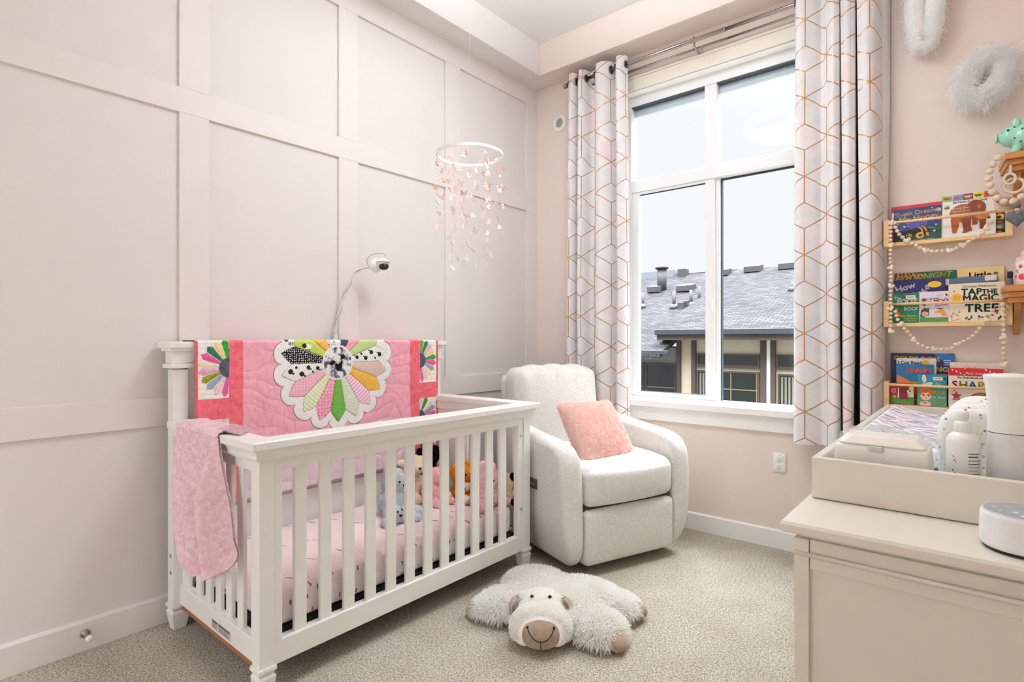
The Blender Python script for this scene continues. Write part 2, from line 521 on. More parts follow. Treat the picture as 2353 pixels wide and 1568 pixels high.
mb = MB(); mb.box(-0.15, W_X1 + .15, W_Y0, 0.15, Z_CEIL, Z_CEIL + .12); struct(mb, 'ceiling', M_CEIL)
# dropped soffits round the tray ceiling
mb = MB(); mb.box(0, 0.19, W_Y0, 0, Z_SOF, Z_CEIL); struct(mb, 'trim_1', M_WALL, 0.002)
mb = MB(); mb.box(0.19, W_X1, -0.19, 0, Z_SOF, Z_CEIL); struct(mb, 'trim_2', M_WALL2, 0.002)
mb = MB(); mb.box(W_X1 - .19, W_X1, W_Y0, -0.19, Z_SOF, Z_CEIL); struct(mb, 'trim_3', M_WALL2, 0.002)
# board and batten on the left wall: battens, rails
TB = 0.013
k = 4
for y0, y1 in ((-3.30, -3.18), (-2.519, -2.398), (-1.74, -1.62), (-0.96, -0.827), (-0.124, -0.0)):
    mb = MB(); mb.box(0, TB, y0, y1, 0.955, 2.182); mb.box(0, TB, y0, y1, 2.292, 3.0); struct(mb, 'trim_%d' % k, M_TRIM, 0.0015); k += 1
for z0, z1, t_ in ((0.835, 0.955, TB), (2.182, 2.292, TB), (3.0, 3.13, TB)):
    mb = MB(); mb.box(0, t_, W_Y0, 0, z0, z1); struct(mb, 'trim_%d' % k, M_TRIM, 0.0015); k += 1
mb = MB(); mb.prism([(0, 0), (0.016, 0), (0.016, 0.108), (0.010, 0.118), (0, 0.118)], 'Y', W_Y0, 0); struct(mb, 'baseboard_left', M_TRIM, 0.001)
mb = MB(); mb.prism([(0, 0), (-0.016, 0), (-0.016, 0.100), (-0.010, 0.108), (0, 0.108)], 'X', 0.016, W_X1); struct(mb, 'baseboard_back', M_WHITE, 0.001)
mb = MB(); mb.prism([(W_X1, 0), (W_X1 - .016, 0), (W_X1 - .016, 0.1), (W_X1 - .01, .108), (W_X1, .108)], 'Y', W_Y0, 0); struct(mb, 'baseboard_right', M_WHITE, 0.001)

# ---- window
win = bpy.data.objects.new('window_1', None); COL.objects.link(win); win['kind'] = 'structure'
win['label'] = 'white vinyl four pane window above the pink wall'; 
def wpart(mb, name, m, bevel=0.002): return build(mb, name, m, win, bevel, kind='structure')
YF = 0.075   # face of the vinyl frame
mb = MB()
mb.box(WX0, WX0 + .06, YF - .02, .14, WZ0, WZ1); mb.box(WX1 - .06, WX1, YF - .02, .14, WZ0, WZ1)
mb.box(WX0, WX1, YF - .02, .14, WZ1 - .070, WZ1 - .001); mb.box(WX0, WX1, YF - .02, .14, WZ0, WZ0 + .022)
wpart(mb, 'frame', M_VINYL)
mb = MB(); mb.box(1.312, 1.39, YF - .012, .13, 2.29, WZ1 - .03); wpart(mb, 'upper_mullion', M_VINYL)
mb = MB(); mb.box(WX0 + .06, WX1 - .06, YF - .016, .13, 2.216, 2.296); wpart(mb, 'transom', M_VINYL)
# sliding sash on the left, in front of the fixed lower light
mb = MB()
x0, x1, z0, z1, b_ = WX0 + .06, 1.375, WZ0 + .022, 2.216, 0.028
mb.box(x0, x0 + .05, YF - .005, YF + .03, z0, z1); mb.box(1.314, x1, YF - .005, YF + .03, z0, z1)
mb.box(x0, x1, YF - .005, YF + .03, z0, z0 + b_); mb.box(x0, x1, YF - .005, YF + .03, z1 - .014, z1)
sash = wpart(mb, 'sliding_sash', M_VINYL)
mb = MB(); mb.box(1.375, 1.400, YF + .012, .13, WZ0 + .02, 2.216); wpart(mb, 'meeting_stile', M_VINYL)
mb = MB(); mb.box(1.350, 1.366, YF - .018, YF - .005, 1.36, 1.46); mb.box(1.354, 1.362, YF - .026, YF - .014, 1.38, 1.44)
build(mb, 'latch', M_VINYL, sash, 0.002, kind='structure')
mb = MB()
for xa, xb, z in ((WX0 + .06, 1.312, WZ1 - .070), (1.39, WX1 - .06, WZ1 - .070)): mb.box(xa, xb, YF - .012, YF + .03, z - .008, z + .001)
mb.box(1.400, WX1 - .06, YF + .04, YF + .05, 2.204, 2.216); mb.box(1.400, 1.406, YF + .03, YF + .06, WZ0 + .022, 2.21)
mb.box(x0 + .05, 1.314, YF + .02, YF + .03, 2.196, 2.204); mb.box(x0 + .05, 1.314, YF + .016, YF + .03, z0 + b_, z0 + b_ + .004)
wpart(mb, 'gasket', M_GASKET, 0)
mb = MB()
for xa, xb in ((WX0 + .06, 1.312), (1.39, WX1 - .06)): mb.box(xa, xb, YF + .03, YF + .05, WZ1 - .125, WZ1 - .075)
wpart(mb, 'screen_rail', mat('blue_grey_rail', (206, 216, 226), .5), 0)
def glass_material():
    m = bpy.data.materials.new('window_glass'); m.use_nodes = True
    t = NT(m); t.n.clear()
    out = t.new('ShaderNodeOutputMaterial'); tr = t.new('ShaderNodeBsdfTransparent'); gl = t.new('ShaderNodeBsdfGlossy')
    gl.inputs['Roughness'].default_value = 0.02
    tr.inputs[0].default_value = (0.97, 0.985, 0.98, 1)
    fr = t.new('ShaderNodeFresnel'); fr.inputs[0].default_value = 1.25
    no = t.noise(t.coord(), 2.0)
    mx = t.new('ShaderNodeMixShader')
    t.l.new(t.m('MULTIPLY', fr.outputs[0], t.m('ADD', t.m('MULTIPLY', no, 0.02), 0.99)), mx.inputs[0]); t.l.new(tr.outputs[0], mx.inputs[1]); t.l.new(gl.outputs[0], mx.inputs[2])
    t.l.new(mx.outputs[0], out.inputs[0]); return m
M_GLASS = glass_material()
for xa, xb, za, zb, yy in ((WX0 + .05, 1.32, 2.29, WZ1 - .03, .105), (1.38, WX1 - .05, 2.29, WZ1 - .03, .105), (WX0 + .1, 1.32, z0 + .02, 2.21, YF + .018), (1.395, WX1 - .05, WZ0 + .015, 2.22, .112)):
    mb = MB(); mb.add([(xa, yy, za), (xb, yy, za), (xb, yy, zb), (xa, yy, zb)], [(0, 1, 2, 3)]); wpart(mb, 'pane', M_GLASS, 0)
# casing, stool and apron
mb = MB(); mb.box(WX0 - .10, WX1 + .10, -.018, 0, WZ1 + .008, WZ1 + .085); mb.box(WX0 - .115, WX1 + .115, -.026, 0, WZ1 + .085, WZ1 + .10)
struct(mb, 'trim_20', M_CREAM, 0.002)
mb = MB(); mb.box(WX0 - .01, WX0 + .006, -.004, .075, WZ0 + .004, WZ1 - .006); mb.box(WX1 - .006, WX1 + .01, -.004, .075, WZ0 + .004, WZ1 - .006); mb.box(WX0 - .01, WX1 + .01, -.004, .075, WZ1 - .006, WZ1 + .007)
struct(mb, 'trim_21', M_WHITE, 0.001)
mb = MB(); mb.box(WX0 - .10, WX0 - .01, -.016, 0, WZ0, WZ1 + .008); struct(mb, 'trim_22', M_WHITE, 0.002)
mb = MB(); mb.box(WX1 + .01, WX1 + .10, -.016, 0, WZ0, WZ1 + .008); struct(mb, 'trim_23', M_WHITE, 0.002)
mb = MB(); mb.box(WX0 - .12, WX1 + .12, -.045, .085, WZ0 - .036, WZ0 + .004); struct(mb, 'trim_24', M_WHITE, 0.004)
mb = MB(); mb.box(WX0 - .10, WX1 + .10, -.018, 0, WZ0 - .125, WZ0 - .036); struct(mb, 'trim_25', M_WHITE, 0.002)

# ---- added drum lamp, never in view, body for the fill lights
fx = thing('added_drum_lamp', 'added round white drum lamp, out of view, holding the fill lights', 'lamp', (1.40, -1.55, Z_CEIL))
mb = MB(); mb.lathe([(.07, 0), (.07, -.02), (.012, -.025), (.012, -.30)], (1.40, -1.55, Z_CEIL), 30); build(mb, 'base', M_WHITE, fx)
m_diff, t_, p_ = new_mat('added_glowing_shade'); p_.inputs['Emission Color'].default_value = (.97, .98, 1, 1); p_.inputs['Emission Strength'].default_value = 2.0
mb = MB(); mb.lathe([(.36, -.275), (.362, -.275), (.362, -.365), (.36, -.365), (.36, -.275)], (1.40, -1.55, Z_CEIL), 48, caps=False); build(mb, 'shade', m_diff, fx)

# ---- outlet, vent, door stop
M_PLAST = mat('white_plastic', (238, 237, 232), 0.35, var=0.01)
M_DARK = mat('dark_slot', (40, 40, 42), 0.6)
M_STEEL = mat('brushed_nickel', (176, 172, 166), 0.3, 1.0, var=0.04, scale=80)
ot = thing('wall_outlet', 'white duplex outlet plate on the pink wall under the window', 'outlet', (1.772, 0, .492))
mb = MB(); mb.rbox((1.772, -.003, .492), (.036, .003, .058), .002, 4); build(mb, 'cover_plate', M_PLAST, ot)
for dz in (.021, -.021):
    mb = MB(); mb.rbox((1.772, -.0065, .492 + dz), (.0165, .0015, .0145), .0012, 4)
    rc = build(mb, 'receptacle', M_PLAST, ot)
    mb = MB(); mb.box(1.772 - .0078, 1.772 - .0058, -.0085, -.0079, .492 + dz - .001, .492 + dz + .008); mb.box(1.772 + .0058, 1.772 + .0078, -.0085, -.0079, .492 + dz, .492 + dz + .007)
    mb.lathe([(.0026, 0), (.0026, .0005)], (1.772, -.0079, .492 + dz - .0075), 12, R=rot3(math.pi / 2)); build(mb, 'slots', M_DARK, rc)
for dz in (.042, -.042, 0):
    mb = MB(); mb.lathe([(.0022, 0), (.0022, .0008)], (1.772, -.006, .492 + dz), 10, R=rot3(math.pi / 2)); build(mb, 'screw', M_STEEL, ot)

vt = thing('wall_vent', 'round white air vent on the wall beside the left curtain', 'vent', (.236, 0, 2.825))
RX = rot3(math.pi / 2)
mb = MB(); mb.lathe([(.066, 0), (.066, .006), (.058, .014), (.036, .016), (.033, .006), (.033, .002)], (.236, 0, 2.825), 40, R=RX, caps=False); build(mb, 'ring', M_PLAST, vt)
mb = MB(); mb.lathe([(.0335, .003), (.0, .003)], (.236, 0, 2.825), 30, R=RX, caps=False); build(mb, 'opening', M_DARK, vt)
mb = MB()
for i in range(-3, 4):
    h = math.sqrt(max(.033 ** 2 - (i * .009) ** 2, 1e-6)); q = i * .009; c7 = math.sqrt(.5)
    for sg in (1, -1):
        a = np.array([q * c7 - h * c7 * sg, 0, q * c7 * sg + h * c7]); b = np.array([q * c7 + h * c7 * sg, 0, q * c7 * sg - h * c7])
        mb.tube([(.236 + a[0], -.007, 2.825 + a[2]), (.236 + b[0], -.007, 2.825 + b[2])], .0014, 6)
build(mb, 'grille', M_PLAST, vt)

ds = thing('door_stop', 'short metal door stop with white tip on the left baseboard', 'door stop', (.016, -2.849, .067))
RY = rot3(0, math.pi / 2)
mb = MB(); mb.lathe([(.016, 0), (.016, .004), (.007, .009), (.0065, .05), (.009, .052)], (.016, -2.849, .067), 20, R=RY, caps=True); build(mb, 'stem', M_STEEL, ds)
mb = MB(); mb.lathe([(.0105, .05), (.0115, .054), (.0115, .066), (.008, .07)], (.016, -2.849, .067), 20, R=RY); build(mb, 'tip', M_PLAST, ds)
# ------------------------------------------------------------------ crib
M_CRIB = mat('warm_white_painted_wood', (240, 239, 235), 0.32, var=0.012, scale=14, spec=0.45)
M_BOLT = mat('steel_bolt', (176, 178, 180), 0.45, .8)
M_BLACK = mat('black_support_board', (22, 22, 24), 0.7)
M_RAWWOOD = wood('raw_brown_wood', (150, 98, 56), (176, 120, 74), 'X', 0.6)
M_STICK = mat('grey_label', (206, 204, 200), 0.5)
M_INK = mat('dark_ink', (60, 60, 62), 0.6)
CR = thing('crib', 'white slatted wooden baby crib standing along the panelled pink wall', 'crib', (0.47, -1.84, 0))
XF = 0.835; YN = -2.562; YR = -1.123     # front face, near end, far end
PS = 0.052
def post(x0, x1, y0, y1, ztop, foot=True):
    mb = MB(); mb.box(x0, x1, y0, y1, 0.105, ztop)
    p = build(mb, 'post', M_CRIB, CR, 0.002)
    cx, cy, a, b = (x0 + x1) / 2, (y0 + y1) / 2, (x1 - x0) / 2, (y1 - y0) / 2
    mb = MB()
    mb.frustum(cx, cy, 0, 0.070, a * .80, b * .80, a * 1.18, b * 1.18)
    mb.frustum(cx, cy, 0.070, 0.080, a * 1.18, b * 1.18, a * .95, b * .95)
    mb.frustum(cx, cy, 0.080, 0.092, a * .95, b * .95, a * 1.25, b * 1.25)
    mb.frustum(cx, cy, 0.092, 0.105, a * 1.25, b * 1.25, a * 1.2, b * 1.2)
    build(mb, 'foot', M_CRIB, p, 0.0015)
    return p
pf1 = post(XF - PS, XF, YN, YN + PS, 0.7885); pf2 = post(XF - PS, XF, YR - PS, YR, 0.7885)
pb1 = post(0.062, 0.122, YN - .018, YN + .040, 1.075); pb2 = post(0.062, 0.122, YR - .040, YR + .018, 1.075)
# top rails: cap + ogee moulding, one L-shaped run per side
ZT = 0.866
def rail_profile(o):  # outward offsets o (positive = outside face direction), z
    return [(-.052, ZT - .030), (-.052, ZT - .004), (-.048, ZT), (o + .036, ZT), (o + .040, ZT - .004), (o + .040, ZT - .026), (o + .034, ZT - .030),
            (o + .022, ZT - .034), (o + .016, ZT - .050), (o + .017, ZT - .060), (o + .012, ZT - .068), (o, ZT - .074), (o, ZT - .078), (-.045, ZT - .078), (-.045, ZT - .030)]
prof = rail_profile(0.0)
mb = MB(); n = len(prof)
V = [(XF + p[0], YN - p[0] if p[0] > -1 else 0, p[1]) for p in prof] + [(XF + p[0], YR + p[0], p[1]) for p in prof]
mb.add(V, [list(range(n))[::-1], list(range(n, 2 * n))] + [(i, (i + 1) % n, n + (i + 1) % n, n + i) for i in range(n)])
mb.box(XF - .040, XF - .006, YN + PS, YR - PS, ZT - .112, ZT - .076)
build(mb, 'front_top_rail', M_CRIB, CR, 0.001)
for sgn, Y, nm in ((-1, YN, 'end_top_rail'), (1, YR, 'end_top_rail')):
    mb = MB()
    V = [(0.118, Y + sgn * p[0], p[1]) for p in prof] + [(XF + p[0], Y + sgn * p[0], p[1]) for p in prof]
    f = [list(range(n))[::-1], list(range(n, 2 * n))] + [(i, (i + 1) % n, n + (i + 1) % n, n + i) for i in range(n)]
    mb.add(V, f if sgn < 0 else [q[::-1] for q in f])
    y0, y1 = sorted((Y - sgn * .008, Y - sgn * .038)); mb.box(.12, XF - PS, y0, y1, ZT - .112, ZT - .076)
    build(mb, nm, M_CRIB, CR, 0.001)
# lower rails
mb = MB(); mb.box(XF - .044, XF - .006, YN + PS, YR - PS, 0.098, 0.178); build(mb, 'front_bottom_rail', M_CRIB, CR, 0.003)
for Y, s_ in ((YN, 1), (YR, -1)):
    y0, y1 = sorted((Y + s_ * .008, Y + s_ * .040))
    mb = MB(); mb.box(.12, XF - PS, y0, y1, 0.105, 0.185); r_ = build(mb, 'end_bottom_rail', M_CRIB, CR, 0.003)
    if s_ > 0:
        mb = MB(); mb.box(.14, XF - PS - .01, Y + .012, Y + .036, 0.085, 0.105); build(mb, 'raw_edge', M_RAWWOOD, r_, label='unpainted brown wooden lower edge')
        mb = MB(); mb.box(.44, .60, Y + .0066, Y + .0078, 0.118, 0.150); st = build(mb, 'warning_label', M_STICK, r_, label='small grey printed warning label')
        mb = MB()
        for a, b, zt in ((.445, .49, .1475), (.50, .595, .1475)): mb.box(a, b, Y + .0062, Y + .0066, zt - .006, zt)
        for i in range(4):
            mb.box(.446, .488 - .004 * (i % 2), Y + .0062, Y + .0066, .120 + i * .0055, .1222 + i * .0055); mb.box(.502, .592 - .006 * (i % 3), Y + .0062, Y + .0066, .120 + i * .0055, .1222 + i * .0055)
        build(mb, 'print', M_INK, st)
# stiles and slats
def slat(x0, x1, y0, y1, nm='slat'):
    mb = MB(); mb.box(x0, x1, y0, y1, 0.170, ZT - .090); return build(mb, nm, M_CRIB, CR, 0.004)
slat(XF - .038, XF - .004, YN + PS, YN + PS + .030, 'stile'); slat(XF - .038, XF - .004, YR - PS - .040, YR - PS, 'stile')
for i in range(12): slat(XF - .034, XF - .016, -2.430 + .0990 * i, -2.430 + .0990 * i + .047)
for Y, s_ in ((YN, 1), (YR, -1)):
    y0, y1 = sorted((Y + s_ * .016, Y + s_ * .033))
    slat(.122, .190, y0, y1, 'stile'); slat(.738, XF - PS, y0, y1, 'stile')
    for i in range(5): slat(.262 + .0925 * i, .262 + .0925 * i + .046, y0, y1)
# headboard: frame, recessed panel, cap
mb = MB()
mb.box(.070, .112, YN + .04, YR - .04, 0.98, 1.085); mb.box(.070, .112, YN + .04, YR - .04, 0.11, 0.46)
mb.box(.070, .112, YN + .04, YN + .12, .45, .99); mb.box(.070, .112, YR - .12, YR - .04, .45, .99)
build(mb, 'headboard_frame', M_CRIB, CR, 0.002)
mb = MB(); mb.box(.080, .100, YN + .11, YR - .11, .45, .99)
mb.box(.100, .104, YN + .12, YR - .12, .50, .506)
build(mb, 'headboard_panel', M_CRIB, CR, 0.001)
mb = MB()
yn, yr = YN - .018, YR + .018
mb.box(.018, .150, yn - .026, yr + .026, 1.164, 1.190)
mb.box(.030, .140, yn - .016, yr + .016, 1.150, 1.1645)
mb.box(.046, .128, yn - .005, yr + .005, 1.100, 1.1505)
mb.box(.040, .138, yn - .014, yr + .014, 1.080, 1.1005)
build(mb, 'headboard_cap', M_CRIB, CR, 0.003)
# bolts on the near back post and the end stiles
for x, y, z in ((.097, YN - .0185, .305), (.097, YN - .0185, .235)):
    mb = MB(); mb.lathe([(.0085, 0), (.0085, .002), (.004, .0025), (.0035, .001)], (x, y, z), 18, R=rot3(math.pi / 2)); build(mb, 'bolt', M_BOLT, CR)
mb = MB(); mb.lathe([(.009, 0), (.009, .002), (.0, .0025)], (.155, YN + .0155, .30), 16, R=rot3(math.pi / 2)); build(mb, 'bolt', M_BLACK, CR)
for z in (.32, .70):
    mb = MB(); mb.lathe([(.007, 0), (.007, .002), (.0, .002)], (XF - .002, YR - PS - .020, z), 16, R=rot3(0, math.pi / 2)); build(mb, 'bolt', M_BOLT, CR)
mb = MB(); mb.box(.135, .785, YN + .06, YR - .06, .150, .1845); build(mb, 'mattress_support', M_BLACK, CR, 0.002)

# ------------------------------------------------------------------ mattress with fitted sheet
def sheet_material():
    m, t, p = new_mat('pink_sheet_with_small_feather_print')
    co = t.coord()
    x, y, z = t.sep(co)[:3]
    top = t.m('GREATER_THAN', t.m('ADD', z, t.m('MULTIPLY', t.noise(co, 9.0, 2.0), .03)), .158)
    # white band on the sides, pink on top
    base = t.mix(top, (0.80, 0.73, 0.72, 1), lin4((242, 223, 221)))
    vec = t.mapping(co, (15, 24, 24), (0, 0, -.7))
    n = t.new('ShaderNodeTexVoronoi'); t.l.new(vec, n.inputs['Vector']); n.inputs['Scale'].default_value = 1.0
    d, c, pos = n.outputs['Distance'], n.outputs['Color'], n.outputs['Position']
    dv = t.new('ShaderNodeVectorMath'); dv.operation = 'SUBTRACT'; t.l.new(vec, dv.inputs[0]); t.l.new(pos, dv.inputs[1])
    dx, dy, dz = t.sep(dv.outputs[0])[:3]
    e = t.m('ADD', t.m('POWER', t.m('MULTIPLY', dx, 1.2), 2.0), t.m('ADD', t.m('POWER', t.m('MULTIPLY', dy, 7.0), 2.0), t.m('POWER', t.m('MULTIPLY', dz, 2.2), 2.0)))
    r_, g_, b_ = t.sep(c)[:3]
    on = t.m('MULTIPLY', t.m('LESS_THAN', e, 0.30), t.m('GREATER_THAN', r_, 0.25))
    on = t.m('MULTIPLY', on, t.m('GREATER_THAN', t.noise(co, 160, 2), .36))
    ink = t.mix(g_, lin4((96, 84, 92)), lin4((168, 140, 142)))
    t.l.new(t.mix(on, base, ink), p.inputs['Base Color'])
    p.inputs['Roughness'].default_value = .85; p.inputs['Specular IOR Level'].default_value = .2
    h = t.m('ADD', t.noise(t.mapping(co, (3, 14, 14), (0, 0, .1)), 2.0, 2.0), t.m('MULTIPLY', t.noise(co, 14, 2), .3))
    t.l.new(t.bump(h, .35, .02), p.inputs['Normal'])
    return m
M_SHEET = sheet_material()
MT = thing('crib_mattress', 'crib mattress in a pale pink fitted sheet with tiny feather marks', 'mattress', (.46, -1.84, .152))
def mat_fn(q, V):
    w = vnoise(q[:, 1] * 14 + 5, q[:, 2] * 5, 3) * .012
    side = np.abs(V[:, 2]) < .8
    q[:, 0] += np.where(side, np.sign(V[:, 0]) * (w - .006), 0)
    q[:, 2] += np.where(V[:, 2] > .9, (vnoise(q[:, 0] * 6, q[:, 1] * 6, 9) - .5) * .006, 0)
    return q
mb = MB(); mb.rbox((.462, -1.842, .2565), (.315, .648, .0690), .032, 40, (0, 0, .006), fn=mat_fn)
build(mb, 'fitted_sheet', M_SHEET, MT)

# ------------------------------------------------------------------ quilt over the headboard
M_QUILT = print_mat('patchwork_cotton', .85, .25, 900, dist=.0006)
QA0, QA1 = -.668, .682
QSTEP = .0022
def quilt_pattern(a, v):
    """print colour and puff of the quilt at cloth coordinates (a along the rail, v up)."""
    N = a.shape
    col = np.zeros(N + (3,)); reg = np.zeros(N, int); puff = np.zeros(N)
    L = lambda *c: np.array(lin(c))
    n1 = vnoise(a * 60, v * 60, 1); n2 = vnoise(a * 220, v * 220, 2); n3 = vnoise(a * 420, v * 420, 5)
    def fill(mask, c1, c2=None, f=None):
        if c2 is None: col[mask] = c1
        else: col[mask] = c1 + (c2 - c1) * f[mask][:, None]
    allm = np.ones(N, bool)
    # pink centre
    fill(allm, L(238, 160, 178), L(246, 188, 201), n1 * .6 + n3 * .4)
    sw = np.sin(a * 42 + 6 * vnoise(a * 9, v * 9, 3)) * np.sin(v * 42 + 6 * vnoise(a * 9 + 4, v * 9, 4))
    puff += np.abs(sw) ** .4 * .005
    puff += (vnoise(a * 26, v * 9, 8) - .5) * .007 + (vnoise(a * 75, v * 34, 18) - .5) * .0035
    # lilac band below
    band = v < -.325
    fill(band, L(222, 196, 206), L(236, 220, 226), (np.sin(v * 900) * .5 + .5) * .5 + n2 * .5)
    # sashes and border blocks
    out = (a < -.47) | (a > .47)
    fill(out, L(226, 84, 98), L(240, 130, 142), n2 * .5 + n1 * .5); puff[out] *= .6; reg[out] = 1
    blocks = []
    for lo, hi, cen, side in ((-.655, -.53, -.53, -1), (.54, .668, .54, 1)):
        for b, (v1, v0) in enumerate(((.115, -.135), (-.225, -.345), (-.385, -.54))):
            m = (a > lo) & (a < hi) & (v < v1) & (v > v0) if b else (a > lo) & (a < hi) & (v > v0) & (v < .30)
            fill(m, L(236, 236, 230), L(248, 248, 244), n2); reg[m] = 2; puff[m] = (np.abs(np.sin(a[m] * 130) * np.sin(v[m] * 130))) ** .5 * .003
            cy = -.005 if b == 0 else v0 + .008
            da, dv = np.abs(a - cen), v - cy
            r = np.hypot(da, dv); th = np.degrees(np.arctan2(dv, da))
            cols = [((232, 120, 170), (210, 80, 150)), ((236, 236, 226), (228, 160, 180)), ((170, 176, 190), (150, 158, 176)), ((190, 176, 60), (90, 110, 40)), ((226, 150, 190), (240, 200, 214)), ((242, 236, 214), (226, 214, 180)), ((238, 110, 172), (220, 70, 140)), ((66, 132, 100), (40, 104, 74)), ((244, 226, 170), (232, 200, 120)), ((80, 170, 70), (40, 130, 40))]
            if side > 0: cols = [cols[i] for i in (0, 1, 5, 2, 6, 9, 8, 4, 7, 3)]
            if b > 0: cols = [cols[i] for i in (7, 9, 8, 4, 6, 0, 3, 2, 5, 1)]
            for i in range(10):
                c0 = -81 + 18 * i
                dth = np.abs(th - c0)
                rm = .112 + .016 * (1 - dth / 8.0)
                mm = m & (dth < 8.0) & (r < rm) & (r > .03)
                fill(mm, L(*cols[i][0]), L(*cols[i][1]), n2); puff[mm] = .003 * (1 - (dth[mm] / 8) ** 2)
            mm = m & (r < .044); fill(mm, L(58, 64, 78), L(96, 104, 118), n2); puff[mm] = .003
    bind = (a < QA0 + .011) | (a > QA1 - .011) 
    fill(bind, L(216, 74, 84), L(232, 104, 110), n2); puff[bind] = .002
    # big flower
    th = np.degrees(np.arctan2(v, a)); r = np.hypot(a, v)
    k = np.round((th + 90) / 20); dth = th + 90 - k * 20; ki = (k.astype(int)) % 18
    sc = .296 + .044 * np.sqrt(np.clip(1 - (dth / 10.0) ** 2, 0, 1))
    back = r < sc
    fill(back, L(236, 238, 234), L(250, 250, 248), n2); reg[back] = 3; puff[back] = .004 + .002 * n1[back]
    edge = back & (r > sc - .0035); col[edge] = L(150, 140, 140); puff[edge] = .001
    P = {0: ((126, 186, 82), (92, 160, 58), 'blot'), 1: ((244, 242, 240), (196, 214, 166), 'blot'), 2: ((240, 178, 206), (252, 236, 242), 'stripe'),
         3: ((244, 196, 92), (232, 170, 60), 'blot'), 4: ((240, 168, 184), (206, 220, 190), 'blot'), 5: ((244, 244, 240), (34, 34, 38), 'sheep'),
         6: ((206, 224, 158), (186, 206, 130), 'check'), 7: ((240, 140, 168), (250, 190, 204), 'blot'), 8: ((84, 90, 100), (66, 72, 84), 'blot'), 9: ((246, 246, 244), (220, 220, 220), 'blot'),
         10: ((200, 220, 130), (180, 206, 110), 'blot'), 11: ((246, 246, 244), (40, 40, 44), 'dots'), 12: ((246, 190, 96), (236, 170, 70), 'blot'), 13: ((206, 220, 112), (186, 206, 92), 'blot'),
         14: ((24, 24, 28), (240, 240, 240), 'dots'), 15: ((242, 240, 236), (34, 34, 38), 'sheep'), 16: ((246, 206, 218), (232, 150, 180), 'gingham'), 17: ((214, 224, 170), (244, 246, 226), 'stripe'), 18: ((242, 172, 190), (200, 120, 140), 'dots2'), 19: ((244, 244, 242), (224, 224, 220), 'blot')}
    order = {0: 0, 1: 1, 2: 2, 3: 3, 4: 4, 5: 5, 6: 6, 7: 7, 8: 8, 9: 9, 10: 11, 11: 12, 12: 13, 13: 14, 14: 15, 15: 16, 16: 17, 17: 18}
    # blade frame: along = r, across = r*sin(dth)
    ac = r * np.sin(np.radians(dth))
    for i in range(18):
        c1, c2, kind = P[order[i]]
        rm = .246 + .056 * (1 - np.abs(dth) / 9.95)
        m = back & (ki == i) & (np.abs(dth) < 9.95) & (r < rm) & (r > .07)
        if kind == 'blot': f = (n3 > .5) * .7 + n2 * .3
        elif kind == 'stripe': f = ((r * 60) % 1 < .42) * 1.0
        elif kind == 'check': f = (np.sin(a * 1100) * np.sin(v * 1100) > 0) * .7
        elif kind == 'gingham': f = (((a * 130) % 1 < .5) * .45 + ((v * 130) % 1 < .5) * .45)
        elif kind in ('dots', 'dots2'):
            s = 92 if kind == 'dots' else 60
            u_, v_ = a * s, v * s; iu, iv = np.floor(u_), np.floor(v_)
            jx = np.modf(np.abs(np.sin(iu * 12.9 + iv * 78.2) * 437.5))[0] * .4 + .3; jy = np.modf(np.abs(np.sin(iu * 39.3 + iv * 11.1) * 937.5))[0] * .4 + .3
            f = (np.hypot(u_ - iu - jx, v_ - iv - jy) < .24) * 1.0
        else:
            f = np.zeros(N)
            for (rr, aa, s) in ((.115, .004, .010), (.165, -.010, .011), (.205, .014, .012), (.255, -.008, .012), (.145, .016, .006), (.225, -.022, .006)):
                f = np.maximum(f, (np.hypot(r - rr, ac - aa) < s) * 1.0)
                f = np.maximum(f, (np.hypot(r - rr + s, (ac - aa - s) * 1.3) < s * .45) * 1.0)
            f = np.maximum(f, (n3 > .82) * .35)
        fill(m, L(*c1), L(*c2), f); reg[m] = 4
        puff[m] = .005 + .002 * (1 - (dth[m] / 9.95) ** 2)
        ed = m & ((np.abs(np.abs(dth) - 9.95) * r * .0175 < .0016) | (rm - r < .0028)); col[ed] = col[ed] * .55; puff[ed] = .003
    # two small sheep on the yellow-green blade at the upper left
    for (ca, cv) in ((-.252, .112), (-.165, .082)):
        m = back & ((((a - ca) / .019) ** 2 + ((v - cv) / .013) ** 2) < 1); col[m] = L(240, 240, 236)
        m = back & ((((a - ca + .018) / .012) ** 2 + ((v - cv - .004) / .011) ** 2) < 1); col[m] = L(30, 30, 34)
        for q in (-.008, .0, .008):
            m = back & (np.abs(a - ca - q) < .0022) & (v < cv - .010) & (v > cv - .024); col[m] = L(30, 30, 34)
    # medallion
    m = r < .088; fill(m, L(246, 246, 244), L(226, 226, 226), n2); reg[m] = 5; puff[m] = .007
    m = r < .079; mott = np.clip((vnoise(a * 55, v * 55, 11) + .5 * vnoise(a * 130, v * 130, 12) - .55) * 2.2, 0, 1)
    fill(m, L(236, 236, 236), L(84, 86, 96), mott); puff[m] = .007 + .003 * n1[m]
    def ell(ca, cv, ra, rv, ang, c, p=None):
        ca_, sa_ = math.cos(ang), math.sin(ang)
        x = (a - ca) * ca_ + (v - cv) * sa_; y = -(a - ca) * sa_ + (v - cv) * ca_
        mm = (x / ra) ** 2 + (y / rv) ** 2 < 1; col[mm] = L(*c); puff[mm] = p or .009
    ell(-.034, .000, .016, .011, .5, (24, 24, 28)); ell(.024, .026, .018, .011, .35, (24, 24, 28))
    ell(.002, -.014, .021, .030, -.15, (20, 20, 24)); ell(-.010, .022, .021, .015, .3, (226, 222, 212), .011)
